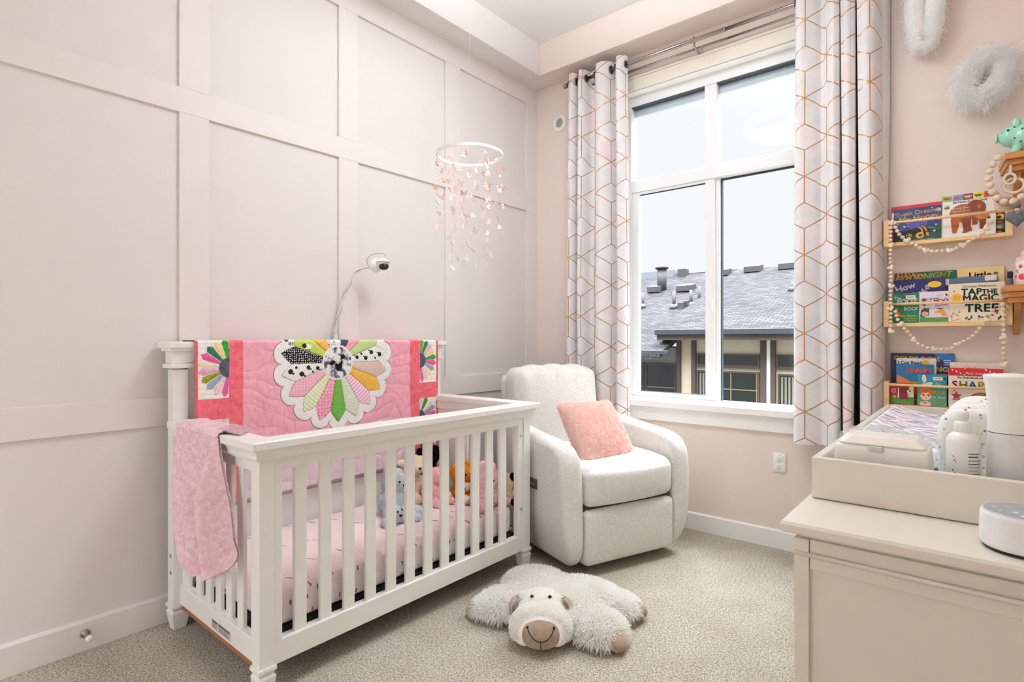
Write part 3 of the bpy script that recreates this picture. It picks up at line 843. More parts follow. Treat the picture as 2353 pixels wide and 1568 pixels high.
    ell(-.006, .002, .0075, .0075, 0, (250, 250, 250)); ell(.004, .006, .0065, .0065, 0, (250, 250, 250)); ell(-.005, .001, .003, .003, 0, (20, 20, 20)); ell(.004, .005, .003, .003, 0, (20, 20, 20))
    return col, reg, puff
na = int((QA1 - QA0) / QSTEP) + 1
vv = np.concatenate([np.arange(-.590, .102, QSTEP), np.arange(.102, .42, .006)])
A_, V_ = np.meshgrid(np.linspace(QA0, QA1, na), vv, indexing='ij')
qc, qr, qp = quilt_pattern(A_, V_)
# drape: down the front, round the cap edge, over the top, a little down behind
s_ = .100 - V_                                # distance from the front edge of the fold, positive = hanging front
xf0, zt = .158, 1.1945
X = np.where(s_ > 0, xf0, 0.0); Z = np.zeros_like(X); NX = np.ones_like(X); NZ = np.zeros_like(X)
Rr = .012; arc = Rr * math.pi / 2; top = .118
front = s_ > 0
X = np.where(front, xf0 + 0 * s_, X); Z = np.where(front, zt - Rr - s_, 0)
u_ = -s_
m1 = (u_ >= 0) & (u_ < arc); t1 = u_ / Rr
X = np.where(m1, xf0 - Rr + Rr * np.cos(t1), X); Z = np.where(m1, zt - Rr + Rr * np.sin(t1), Z); NX = np.where(m1, np.cos(t1), NX); NZ = np.where(m1, np.sin(t1), NZ)
m2 = (u_ >= arc) & (u_ < arc + top); X = np.where(m2, xf0 - Rr - (u_ - arc), X); Z = np.where(m2, zt, Z); NX = np.where(m2, 0, NX); NZ = np.where(m2, 1, NZ)
m3 = u_ >= arc + top; X = np.where(m3, xf0 - Rr - top - .004, X); Z = np.where(m3, zt - (u_ - arc - top), Z); NX = np.where(m3, -1, NX); NZ = np.where(m3, 0, NZ)
hang = np.clip(s_ / .5, 0, 1)
wave = (vnoise(A_ * 7 + 3, V_ * 1.5, 21) - .45) * .030 * hang + (vnoise(A_ * 16, V_ * 3, 22) - .5) * .012 * np.clip(s_ / .1, 0, 1)
hh = qp + np.where(front, np.maximum(wave, -.004), 0)
# the lower edge rests against the panel
Xq = X + NX * hh; Zq = Z + NZ * np.where(m1 | m2, qp * .6, 0); Yq = -1.843 + A_ + 0 * X
Pq = np.stack([Xq, Yq, Zq], -1)
nu, nv = A_.shape
idx = np.arange(nu * nv).reshape(nu, nv)
quads = np.stack([idx[:-1, :-1], idx[1:, :-1], idx[1:, 1:], idx[:-1, 1:]], -1).reshape(-1, 4)
fr = qr[:-1, :-1].reshape(-1).copy()
fr[(fr == 1) & (A_[:-1, :-1].reshape(-1) > 0)] = 7; fr[(fr == 2) & (A_[:-1, :-1].reshape(-1) > 0)] = 8
QU = thing('patchwork_quilt', 'pink patchwork quilt with a sheep flower hanging over the crib headboard', 'quilt', (.14, -1.843, 1.19))
def qpart(name, regs, label=None):
    sel = np.isin(fr, regs); q = quads[sel]; uq, inv = np.unique(q, return_inverse=True)
    mb = MB(); mb.add(Pq.reshape(-1, 3)[uq], inv.reshape(-1, 4), 0, True, qc.reshape(-1, 3)[uq]); return build(mb, name, M_QUILT, QU, label=label)
qpart('centre_panel', [0], 'plain pink quilted middle of the quilt')
qpart('red_sashing', [1], 'coral red strips at the near end of the quilt'); qpart('red_sashing', [7], 'coral red strips at the far end of the quilt')
qpart('fan_blocks', [2], 'white blocks with coloured half fans at the near end'); qpart('fan_blocks', [8], 'white blocks with coloured half fans at the far end')
fl = qpart('scalloped_flower', [3, 4], 'white scalloped flower of patterned blades')
sel = fr == 5; q = quads[sel]; uq, inv = np.unique(q, return_inverse=True)
mb = MB(); mb.add(Pq.reshape(-1, 3)[uq], inv.reshape(-1, 4), 0, True, qc.reshape(-1, 3)[uq]); build(mb, 'sheep_medallion', M_QUILT, fl, label='round mottled grey patch with a black sheep face')
# backing and wadding behind the front sheet so that the quilt has thickness
mb = MB(); st = 6
bk = Pq[::st, ::st].copy(); bk[..., 0] -= (NX * .006)[::st, ::st] + np.where(front, wave * 0, 0)[::st, ::st] + (NX * hh)[::st, ::st] * .6; bk[..., 2] -= (NZ * .003)[::st, ::st]
mb.grid(bk, flip=True); build(mb, 'backing', mat('pale_pink_backing', (232, 206, 212), .9), QU)

# ------------------------------------------------------------------ pink blanket over the near end rail
BL = thing('baby_blanket', 'fuzzy pink baby blanket hanging over the near end rail of the crib', 'blanket', (.38, -2.56, .87))
nu, nv = 90, 130
U = np.linspace(0, 1, nu)[:, None]; Wd = np.linspace(-.20, .530, nv)[None, :]      # distance from the rail's outer edge: <0 over the top and inside
x0_, x1_ = .235, .625
xx = x0_ + (x1_ - x0_) * U + np.clip(Wd, 0, 1) * (U * .22 + .10 * (1 - U))
fold = np.clip(Wd / .25, 0, 1)
wav = fold * (.25 + .95 * U) * (.024 * np.sin(U * 15 + 1.0 + Wd * 1.5) + .014 * np.sin(U * 27 + 2 + Wd * 3)) + .004 * (vnoise(U * 9 + Wd * 0, Wd * 14, 31) - .5)
crease = fold * .045 * np.exp(-((U - .76) / .05) ** 2) - fold * .020 * np.exp(-((U - .88) / .06) ** 2)
ye = YN - .046; zt_ = ZT + .010; Rr = .014; arc = Rr * math.pi / 2
yy = np.where(Wd > 0, ye - .010 * fold - wav * .95 - .010 * fold + crease, 0); zz = np.where(Wd > 0, zt_ - Rr - Wd * (1.02 - .17 * U ** 1.5), 0)
uu = -Wd
m1 = (uu >= 0) & (uu < arc); yy = np.where(m1, ye + Rr - Rr * np.cos(np.clip(uu, 0, arc) / Rr), yy); zz = np.where(m1, zt_ - Rr + Rr * np.sin(np.clip(uu, 0, arc) / Rr), zz)
m2 = (uu >= arc) & (uu < arc + .085); yy = np.where(m2, ye + Rr + (uu - arc), yy); zz = np.where(m2, zt_ + .002 + .006 * vnoise(U * 8, Wd * 40, 5), zz)
m3 = uu >= arc + .085; yy = np.where(m3, ye + Rr + .090 + 0 * U, yy); zz = np.where(m3, zt_ - (uu - arc - .085), zz)
zz = zz + np.where(Wd > .4, (Wd - .4) * (.9 * np.exp(-U / .06) + .5 * np.exp(-(1 - U) / .05)), 0)
PB = np.stack([xx + 0 * Wd, yy + 0 * U, zz + 0 * U], -1)
M_BLK = fur_pair('pink_minky_plush', (236, 204, 213), (252, 234, 238), 55, .2)
mb = MB(); mb.grid(PB, flip=False)
Vb, Fb = mb.verts().copy(), list(mb.F)
bk = PB.copy(); bk[..., 1] += np.where(Wd > 0, .009, -.004) * np.ones_like(U); bk[..., 2] -= np.where((Wd < 0) & (Wd > -.1), .006, 0) * np.ones_like(U)
mb.grid(bk, flip=True)
mb.fur(Vb, Fb, 60000, .0042, .0012, .2, .6, m=1)
mb.fur(bk.reshape(-1, 3), [f[::-1] for f in Fb], 6000, .005, .0014, .2, .5, m=1)
build(mb, 'plush_fabric', M_BLK, BL)
# flap lying on the rail towards the front corner
mb = MB(); nu2, nv2 = 24, 24
U2, W2 = np.meshgrid(np.linspace(0, 1, nu2), np.linspace(0, 1, nv2), indexing='ij')
fx_ = .535 + .17 * U2 * (1 - .55 * W2); fy_ = YN - .034 + .080 * W2 + .03 * U2; fz_ = ZT + .005 + .020 * np.sin(np.clip(U2, 0, 1) * 3.0) * (1 - U2 * .4) * np.exp(-((W2 - .5) / .5) ** 2)
PF = np.stack([fx_, fy_, fz_], -1); mb.grid(PF); bk = PF.copy(); bk[..., 2] -= .004; mb.grid(bk, flip=True)
mb.fur(PF.reshape(-1, 3), [f for f in mb.F[:(nu2 - 1) * (nv2 - 1)]], 1500, .007, .0012, .2, .5, m=1)
build(mb, 'folded_corner', M_BLK, BL)

# ------------------------------------------------------------------ baby monitor camera on a gooseneck stand
BM = thing('baby_monitor', 'white baby monitor camera on a bent gooseneck stand behind the crib', 'camera', (.030, -1.77, .15))
M_GOOSE = mat('off_white_stand', (222, 218, 210), .4)
M_CABLE = mat('grey_cable', (170, 168, 164), .5)
M_LENS = mat('black_glossy_lens', (14, 14, 16), .08)
neck = catmull([(.032, -1.772, .15), (.032, -1.772, .8), (.032, -1.772, 1.20), (.036, -1.768, 1.30), (.042, -1.748, 1.38), (.05, -1.72, 1.46), (.060, -1.695, 1.53), (.078, -1.660, 1.575), (.105, -1.630, 1.590), (.125, -1.612, 1.592)], 8)
mb = MB(); mb.tube(neck, .0062, 12); nk = build(mb, 'gooseneck', M_GOOSE, BM)
mb = MB(); mb.tube([(.032, -1.772, .15), (.032, -1.772, 1.235)], .010, 16); mb.lathe([(.011, 0), (.011, .006)], (.032, -1.772, 1.232), 16); mb.box(.018, .048, -1.80, -1.74, .12, .17); build(mb, 'stand_pole', M_GOOSE, BM)
mb = MB()
cab = [(p[0] + .009 * math.cos(i * .42), p[1] + .009 * math.sin(i * .42) + .002, p[2]) for i, p in enumerate(neck[12:-6])]
mb.tube(catmull(cab, 3), .0022, 8)
mb.tube(catmull([(.112, -1.622, 1.596), (.108, -1.630, 1.63), (.118, -1.615, 1.655), (.140, -1.585, 1.668), (.158, -1.555, 1.668), (.162, -1.548, 1.655)], 6), .0022, 8)
build(mb, 'cable', M_CABLE, BM, label='thin grey cable twisted round the stand')
Rc = rot3(0, 0, math.radians(-18))
hc = np.array((.150, -1.578, 1.605))
mb = MB(); mb.ball(hc + np.array((-.018, -.012, -.002)), (.030, .036, .040), 24, 16, R=Rc); mb.ball(hc + np.array((.016, .012, .004)), (.033, .032, .034), 24, 16, R=Rc); hd = build(mb, 'camera_head', M_PLAST, BM)
mb = MB(); mb.ball(hc + np.array((.030, .006, -.010)), (.024, .027, .020), 24, 16, R=Rc); build(mb, 'lens', M_LENS, hd)
mb = MB()
th = np.linspace(-1.9, 1.7, 24); ph = np.linspace(.15, .95, 8)
T_, P_ = np.meshgrid(th, ph, indexing='ij')
vis = np.stack([.046 * np.sin(P_) * np.cos(T_ - .2) * 1.2, .042 * np.sin(P_) * np.sin(T_ - .2) * 1.1, .034 * np.cos(P_)], -1) + hc + np.array((.018, .010, -.004))
mb.grid(vis); build(mb, 'visor', M_PLAST, hd)
# ------------------------------------------------------------------ armchair
def fabric_material():
    m, t, p = new_mat('light_grey_tweed_upholstery')
    co = t.coord()
    f = t.noise(co, 340.0, 2.0, .7); g = t.noise(co, 90.0, 2.0, .6)
    base = t.ramp(t.m('ADD', t.m('MULTIPLY', f, .7), t.m('MULTIPLY', g, .3)), [(.34, lin4((190, 187, 182))), (.5, lin4((218, 216, 211))), (.66, lin4((234, 232, 228)))])
    t.l.new(base, p.inputs['Base Color']); p.inputs['Roughness'].default_value = .92; p.inputs['Specular IOR Level'].default_value = .2; p.inputs['Sheen Weight'].default_value = .15
    t.l.new(t.bump(f, .35, .0012), p.inputs['Normal']); return m
M_FAB = fabric_material()
M_GAP = mat('charcoal_seat_fill', (70, 66, 62), .9)
M_BASE = mat('black_swivel_base', (26, 25, 24), .6)
AC_ANG = math.atan2(.94, .35) - math.pi / 2
AC = thing('armchair', 'light grey upholstered swivel armchair in the corner beside the curtain', 'armchair', (1.243, -.779, 0), (0, 0, AC_ANG))
# local axes: +Y' = chair's left/right span (u), -X' = backwards; root rotated so local Y -> (.35,.94), local X -> (.94,-.35)
def lb(mb, name, m, parent=None, **k): return build(mb, name, m, parent or AC, local=True, **k)
def arm(sg):
    sil = catmull([(-.86, .10), (-.80, .055), (-.45, .050), (-.12, .050), (-.045, .060), (.000, .110), (.015, .20), (.014, .38), (.006, .52), (-.014, .60), (-.065, .652), (-.15, .674), (-.34, .694), (-.56, .720), (-.74, .745), (-.86, .72), (-.90, .5), (-.89, .25)], 6, True)
    def warp(P):
        u = P[..., 0].copy(); f = P[..., 1].copy(); z = P[..., 2].copy()
        out = np.clip((u + .050) / .100, 0, 1)
        bow = .030 * np.sin(np.clip((z - .05) / .62, 0, 1) * math.pi * .62)
        taper = -.035 * np.clip((.25 - z) / .2, 0, 1) * out - .045 * np.clip((f + .02) / .05, 0, 1) * out * 0
        bk = -.10 * np.clip((-f - .45) / .45, 0, 1) ** 1.5
        Q = np.zeros_like(P); Q[..., 0] = f; Q[..., 1] = sg * (.358 + u + bow * out + taper + bk); Q[..., 2] = z
        return Q if sg < 0 else Q
    mb = MB(); mb.slab(sil, .050, .036, warp=warp, rings=7)
    if sg < 0: mb.F = [f[::-1] for f in mb.F]
    return lb(mb, 'arm', M_FAB)
ar1 = arm(-1); ar2 = arm(1)
# outer back shell
sil = catmull([(-.28, .10), (-.29, .5), (-.30, .86), (-.28, .955), (-.2, .975), (.2, .975), (.28, .955), (.30, .86), (.29, .5), (.28, .10)], 6, True)
def bwarp(P):
    Q = np.zeros_like(P); lean = -.10 * np.clip((P[..., 2] - .4) / .6, 0, 1)
    Q[..., 0] = -.835 + P[..., 0] + lean + .05 * (P[..., 1] / .33) ** 2; Q[..., 1] = P[..., 1]; Q[..., 2] = P[..., 2]; return Q
mb = MB(); mb.slab(sil, .05, .04, warp=bwarp); lb(mb, 'back_shell', M_FAB)
# back cushion
def bcfn(q, V):
    z = q[:, 2]
    w = np.clip(V[:, 2], 0, 1) ** 3
    q[:, 0] += .012 * np.sin(q[:, 1] * 46 + 1.3 * np.sin(q[:, 2] * 11)) * w * np.clip(V[:, 0], 0, 1)
    q[:, 2] += (.006 * np.sin(q[:, 1] * 40 + 1) + .014 * (1 - (q[:, 1] / .3) ** 2)) * np.clip(V[:, 2], 0, 1)
    q[:, 0] += -.14 * (z + .26) + .02
    return q
mb = MB(); mb.rbox((-.715, 0, .755), (.095, .312, .268), .075, 22, (.045, .0, .0), fn=bcfn); lb(mb, 'back_cushion', M_FAB)
# seat cushion
def scfn(q, V):
    q[:, 2] += -.018 * np.clip(V[:, 0], 0, 1) ** 4 * np.clip(V[:, 2], 0, 1)
    q[:, 0] += .020 * (1 - V[:, 1] ** 2) * np.clip(V[:, 0], 0, 1)
    return q
mb = MB(); mb.rbox((-.330, 0, .452), (.340, .304, .108), .050, 20, (.014, 0, .020), fn=scfn); lb(mb, 'seat_cushion', M_FAB)
mb = MB(); mb.box(-.72, -.022, -.294, .294, .318, .362); lb(mb, 'footrest_gap_shade', M_GAP, label='dark strip drawn for the shade between seat cushion and footrest panel')  # solid dark strip, puts the shade of the open gap into colour
# footrest panel
mb = MB(); mb.rbox((-.045, 0, .193), (.058, .304, .140), .030, 16, (.010, 0, 0)); lb(mb, 'footrest_panel', M_FAB)
mb = MB(); mb.box(-.78, -.10, -.33, .33, .055, .33); lb(mb, 'seat_box', M_GAP)
mb = MB(); mb.lathe([(.27, 0), (.27, .02), (.24, .03), (.10, .035), (.10, .06)], (-.42, 0, 0), 40); lb(mb, 'swivel_base', M_BASE)
# control plate on the near arm's outer side
mb = MB(); mb.box(-.325, -.235, -.4450, -.430, .408, .462); cp = lb(mb, 'control_plate', mat('bronze_control_plate', (74, 66, 58), .4), ar1, bevel=.003, label='dark control plate with buttons')
mb = MB()
for i in range(3): mb.box(-.306 + i * .020, -.293 + i * .020, -.4468, -.4440, .428, .440)
lb(mb, 'button', mat('grey_button', (150, 146, 140), .4), ar1, bevel=.001)

# ------------------------------------------------------------------ pink cushion on the chair
M_PINKF = fur_pair('coral_pink_curly_pile', (253, 224, 217), (255, 240, 235), 30, .2)
CU = thing('throw_pillow', 'fluffy coral pink square cushion leaning in the grey armchair', 'cushion', (1.155, -.63, .535), (0, 0, 0))
def cufn(q, V):
    r2 = np.clip(np.hypot(V[:, 0], V[:, 1]), 0, 1.42)
    pin = 1 - .07 * (1 - V[:, 0] ** 2) * np.abs(V[:, 1]) ** 2
    q[:, 1] *= 1 - .07 * (1 - V[:, 0] ** 2) * np.abs(V[:, 1]) ** 3
    q[:, 0] *= 1 - .07 * (1 - V[:, 1] ** 2) * np.abs(V[:, 0]) ** 3
    prof = np.sqrt(np.clip((1 - np.abs(V[:, 0]) ** 2.2) * (1 - np.abs(V[:, 1]) ** 2.2), 0, 1))
    q[:, 2] = np.sign(V[:, 2]) * (np.abs(V[:, 2]) > .5) * (.010 + .072 * prof) + (np.abs(V[:, 2]) <= .5) * q[:, 2]
    # one dented corner
    return q
Rcu = np.array([[.0, 0, 0]] * 3)
ex = np.array([.30, .93, -.10]); ex /= np.linalg.norm(ex)            # along the cushion's lower edge
nz = np.array([.80, -.30, .62]); nz -= ex * (nz @ ex); nz /= np.linalg.norm(nz)   # facing out of the chair
ey = np.cross(nz, ex)
Rcu = np.stack([ex, ey, nz], 1)
Rcu = Rcu @ rot3(0, 0, math.radians(6))
mb = MB(); mb.rbox((0, 0, 0), (.196, .196, .010), .008, 22, fn=cufn)
Vc = mb.verts() @ Rcu.T + np.array((1.004, -.728, .672)); Fc = mb.F
mb = MB(); mb.add(Vc, Fc, 0, True)
mb.fur(Vc, Fc, 34000, .0105, .0015, .1, .9, curl=.6, m=1)
build(mb, 'fluffy_cover', M_PINKF, CU)
# ------------------------------------------------------------------ sheep rug
M_WOOL = fur_pair('cream_white_long_pile', (252, 250, 245), (255, 255, 254), 14, .3)
M_VELV = two_tone('taupe_velvet', (150, 128, 110), (178, 156, 136), 30, .3, .7, .8, .15, .001, sheen=.4)
M_EYE = mat('black_bead_eye', (12, 12, 12), .12)
M_THREAD = mat('black_thread', (28, 22, 20), .8)
SH = thing('sheep_rug', 'flat white plush sheep with taupe muzzle and hooves lying on the carpet', 'soft toy', (1.27, -1.45, 0))
V, F = blob([((1.22, -1.44, .050), (.27, .20, .060), (0, 0, -.35)), ((1.06, -1.36, .050), (.155, .145, .052)), ((1.33, -1.30, .050), (.20, .12, .050), (0, 0, -.2)),
             ((1.44, -1.30, .046), (.11, .10, .046)), ((1.07, -1.59, .046), (.12, .125, .046)), ((1.03, -1.66, .042), (.07, .07, .040)), ((1.46, -1.50, .046), (.135, .115, .048)), ((1.52, -1.53, .042), (.07, .08, .042)),
             ((1.25, -1.55, .05), (.2, .14, .055))], .012, 8)
V[:, 2] = np.maximum(V[:, 2], .003)
mb = MB(); mb.add(V, F, 0, True)
mb.fur(V, F, 52000, .025, .0019, .5, .55, mask=lambda c, n: (n[:, 2] > -.35), curl=.2, m=1)
build(mb, 'woolly_body', M_WOOL, SH)
for (c, r, a, lab) in (((.985, -1.690, .034), (.048, .038, .033), .9, 'hoof'), ((1.522, -1.262, .036), (.052, .040, .035), .5, 'hoof'), ((1.575, -1.530, .036), (.056, .042, .036), -.5, 'hoof')):
    mb = MB()
    Vh, Fh = blob([(c, r, (0, 0, a)), ((c[0] + .012 * math.cos(a + 1.57), c[1] + .012 * math.sin(a + 1.57), c[2] + .006), (r[0] * .8, r[1] * .8, r[2] * .85), (0, 0, a)), ((c[0] - .012 * math.cos(a + 1.57), c[1] - .012 * math.sin(a + 1.57), c[2] + .004), (r[0] * .8, r[1] * .8, r[2] * .9), (0, 0, a))], .006, 4)
    Vh[:, 2] = np.maximum(Vh[:, 2], .002)
    mb.add(Vh, Fh, 0, True); build(mb, 'hoof', M_VELV, SH)
e1 = np.array([.80, .60, 0]); e2 = np.array([.60, -.80, 0]); e3 = np.array([0, 0, 1.])
HB = np.stack([e1, e2, e3], 1)
def H(a, b, z, o=(1.285, -1.622)): return tuple(np.array([o[0], o[1], 0]) + e1 * a + e2 * b + e3 * z)
za = math.atan2(.60, .80)
V, F = blob([(H(0, -.06, .080), (.098, .105, .066), (0, 0, za)), (H(0, .015, .084), (.094, .10, .074), (.15, 0, za)), (H(0, .080, .080), (.118, .082, .079), (0, 0, za)), (H(-.06, .08, .07), (.06, .075, .066), (0, 0, za)), (H(.06, .08, .07), (.06, .075, .066), (0, 0, za))], .008, 8)
V[:, 2] = np.maximum(V[:, 2], .003)
mb = MB(); mb.add(V, F, 0, True)
_mc, _mr = np.array(H(0, .104, .072)), np.array((.090, .078, .066))
mb.fur(V, F, 16000, .009, .0014, .3, .4, mask=lambda c, n: (n[:, 2] > -.4) & (((((c - _mc) @ HB) / _mr) ** 2).sum(1) > 1.16), m=1)
hd = build(mb, 'head', M_WOOL, SH)
mc = np.array(H(0, .104, .072)); mr = np.array((.090, .078, .066))
mb = MB(); mb.ball(mc, mr, 36, 24, R=HB); mz = build(mb, 'muzzle', M_VELV, hd)
def onmuz(a, z):   # point on the muzzle's front surface
    b = mr[1] * math.sqrt(max(0, 1 - (a / mr[0]) ** 2 - (z / mr[2]) ** 2)) + .0008
    return tuple(mc + e1 * a + e2 * b + e3 * z)
mb = MB()
mb.tube([onmuz(a, .034 - .040 * (1 - (a / .050) ** 2) ** .8) for a in np.linspace(-.050, .050, 20)], .0018, 6)
mb.tube([onmuz(0, z) for z in np.linspace(-.006, -.045, 8)], .0015, 6)
mb.ball(onmuz(-.050, .035), .0052, 10, 8); mb.ball(onmuz(.050, .035), .0052, 10, 8)
build(mb, 'smile', M_THREAD, mz)
for a in (-.036, .036):
    mb = MB(); mb.ball(H(a, .012, .158), .0075, 14, 10); build(mb, 'eye', M_EYE, hd)
for sg in (-1, 1):
    mb = MB()
    u = np.linspace(0, 1, 10); w = np.linspace(-1, 1, 9); U_, W_ = np.meshgrid(u, w, indexing='ij')
    wd = .028 * np.sin(np.clip(U_ * .92 + .08, 0, 1) * math.pi) ** .6
    a = sg * (.088 + .030 * np.sin(U_ * 2.2)); b = -.045 + .030 * U_ + W_ * wd; z = .135 - .070 * U_ + .016 * np.sin(U_ * 3)
    cur = .014 * (1 - W_ ** 2)
    P = np.array([1.285, -1.622, 0]) + e1 * (a + sg * cur)[..., None] + e2 * b[..., None] + e3 * z[..., None]
    mb.grid(P); P2 = P - e1 * sg * .006; mb.grid(P2, flip=True)
    rim = list(range(0, 9)); n_ = 90
    edge = [i * 9 for i in range(10)] + [81 + j for j in range(1, 9)] + [i * 9 + 8 for i in range(8, -1, -1)] + [j for j in range(7, 0, -1)]
    mb.F += [[edge[i], edge[(i + 1) % len(edge)], edge[(i + 1) % len(edge)] + n_, edge[i] + n_] for i in range(len(edge))]; mb.M += [0] * len(edge); mb.S += [True] * len(edge)
    build(mb, 'ear', M_VELV, hd)

# ------------------------------------------------------------------ soft toys in the crib
def plush(name, label, cat, loc, parts, col1, col2, furn, furl, extra=(), group='soft toys in the crib', voxel=.007):
    t = thing(name, label, cat, loc, (0, 0, 0), group)
    M = fur_pair(name + '_plush', col1, col2, 50, .3)
    V, F = blob([((p[0][0] + loc[0], p[0][1] + loc[1], p[0][2] + loc[2]), p[1], p[2] if len(p) > 2 else (0, 0, 0)) for p in parts], voxel, 5)
    V[:, 2] = np.maximum(V[:, 2], loc[2] + .001)
    mb = MB(); mb.add(V, F, 0, True); mb.fur(V, F, furn, furl, .0011, .25, .5, m=1)
    b = build(mb, 'body', M, t)
    for nm, kind, c, r, mt in extra:
        mb = MB(); c = np.array(c) + np.array(loc)
        if kind == 'ball': mb.ball(c, r, 16, 12)
        else:
            V2, F2 = blob([(c, r)], .006, 3); mb.add(V2, F2, 0, True); mb.fur(V2, F2, 900, furl * .8, .001, .2, .5, m=1)
        build(mb, nm, mt, t)
    return t
ZM = .326
M_CREAMP = fur_pair('cream_plush_patch', (232, 218, 196), (246, 238, 224), 50, .3)
M_BLKP = fur_pair('black_plush_patch', (20, 20, 22), (44, 42, 44), 50, .3)
M_PNKP = fur_pair('rosy_plush_patch', (226, 160, 168), (242, 196, 200), 50, .3)
plush('bunny_plush', 'pale blue grey plush toy slumped at the left end of the toy row', 'soft toy', (.42, -1.70, ZM),
      [((0, 0, .065), (.07, .075, .07)), ((-.01, .02, .16), (.066, .066, .07)), ((0, -.015, .22), (.03, .03, .035)), ((.05, .07, .03), (.05, .032, .03)), ((.05, -.05, .03), (.05, .032, .03))],
      (196, 204, 216), (226, 230, 236), 6000, .006, [('eye', 'ball', (.058, .0, .175), .006, M_EYE), ('eye', 'ball', (.053, .045, .175), .006, M_EYE), ('nose', 'ball', (.066, .022, .155), (.006, .009, .006), M_THREAD)])
plush('puppy_plush', 'light blue plush puppy lying in front of the grey bunny', 'soft toy', (.53, -1.735, ZM),
      [((0, 0, .036), (.05, .085, .036)), ((.012, -.055, .052), (.044, .046, .046)), ((.03, -.10, .026), (.036, .026, .024)), ((.04, .05, .022), (.045, .026, .022)), ((0, .09, .03), (.036, .036, .03))],
      (206, 214, 226), (238, 242, 246), 5000, .006, [('eye', 'ball', (.050, -.058, .070), .0055, M_EYE), ('eye', 'ball', (.043, -.028, .072), .0055, M_EYE), ('nose', 'ball', (.058, -.046, .052), (.007, .009, .006), M_THREAD)])
plush('lamb_plush', 'cream plush lamb sitting behind the pink toy', 'soft toy', (.30, -1.47, ZM),
      [((0, 0, .075), (.07, .07, .078)), ((.015, -.01, .195), (.058, .058, .056)), ((.055, -.02, .185), (.034, .034, .03)), ((-.005, -.072, .215), (.02, .034, .018)), ((-.005, .055, .215), (.02, .034, .018)), ((.07, -.04, .03), (.05, .028, .028)), ((.07, .05, .03), (.05, .028, .028))],
      (240, 222, 196), (250, 238, 220), 5000, .006, [('eye', 'ball', (.066, .016, .215), .0065, M_EYE), ('eye', 'ball', (.052, -.05, .215), .0065, M_EYE), ('nose', 'ball', (.088, -.024, .190), (.006, .010, .006), M_THREAD)])
plush('bear_plush', 'black plush toy with a cream muzzle at the back of the toy row', 'soft toy', (.235, -1.30, ZM),
      [((0, 0, .09), (.065, .07, .095)), ((.01, .0, .205), (.060, .062, .055)), ((-.005, -.060, .235), (.022, .022, .025)), ((-.005, .055, .235), (.022, .022, .025))],
      (18, 18, 20), (38, 36, 38), 4000, .009, [('muzzle', 'fur', (.060, .045, .17), (.035, .035, .032), M_CREAMP)])
plush('mouse_plush', 'rose pink plush toy with long ears sitting between the lamb and the orange fox', 'soft toy', (.43, -1.44, ZM),
      [((0, 0, .06), (.062, .062, .062)), ((.015, .015, .148), (.048, .048, .047)), ((-.005, -.035, .17), (.016, .018, .05)), ((0, .055, .135), (.014, .018, .05)), ((.06, -.04, .022), (.05, .026, .022)), ((.06, .05, .022), (.05, .026, .022)), ((.03, -.05, .09), (.026, .03, .05), (.4, 0, 0))],
      (240, 194, 196), (250, 216, 214), 5000, .006, [('eye', 'ball', (.058, .008, .158), .006, M_EYE), ('nose', 'ball', (.063, .024, .143), (.005, .008, .005), M_PNKP)])
plush('fox_plush', 'orange plush fox with a white chest sitting in the middle of the crib', 'soft toy', (.50, -1.29, ZM),
      [((0, 0, .058), (.056, .064, .06)), ((0, -.01, .148), (.055, .062, .054)), ((0, -.06, .185), (.018, .02, .022)), ((-.005, .05, .18), (.02, .022, .03)), ((.0, .075, .075), (.03, .035, .07)), ((.05, .045, .022), (.045, .026, .022))],
      (216, 140, 30), (238, 170, 62), 6000, .007, [('chest', 'fur', (.045, -.025, .085), (.022, .034, .022), M_CREAMP), ('paw', 'fur', (.062, -.050, .024), (.045, .030, .024), M_CREAMP), ('eye', 'ball', (.054, -.03, .150), .0055, M_EYE), ('eye', 'ball', (.054, .012, .150), .0055, M_EYE), ('bow', 'ball', (.05, -.055, .080), (.016, .020, .018), M_EYE)])
plush('rabbit_plush', 'large pale pink plush rabbit sitting near the front slats', 'soft toy', (.67, -1.295, ZM),
      [((0, 0, .055), (.07, .085, .062)), ((.005, .015, .135), (.058, .062, .062)), ((-.005, -.01, .205), (.022, .024, .036)), ((-.01, .062, .19), (.022, .022, .032)), ((.05, -.085, .028), (.05, .045, .030)), ((.055, .075, .026), (.05, .034, .028)), ((0, .085, .12), (.02, .03, .06), (-.35, 0, 0))],
      (244, 206, 212), (252, 228, 230), 6500, .007, [('eye', 'ball', (.060, .000, .142), .006, M_EYE), ('eye', 'ball', (.050, .050, .145), .006, M_EYE), ('nose', 'ball', (.064, .024, .125), (.005, .008, .005), M_PNKP), ('paw_pad', 'ball', (.098, .080, .030), (.008, .018, .016), M_PNKP)])
plush('panda_plush', 'cream plush toy with black ears and feet beside the pale pink rabbit', 'soft toy', (.735, -1.195, ZM),
      [((.0, .0, .055), (.05, .022, .058)), ((.01, .0, .125), (.048, .022, .042))],
      (232, 220, 196), (246, 238, 222), 2500, .006, [('ear', 'fur', (.045, .0, .150), (.020, .016, .024), M_BLKP), ('ear', 'fur', (-.03, .0, .162), (.020, .016, .020), M_BLKP), ('foot', 'fur', (.058, .0, .020), (.024, .018, .020), M_BLKP), ('snout', 'fur', (.062, .0, .075), (.022, .018, .022), M_CREAMP)])

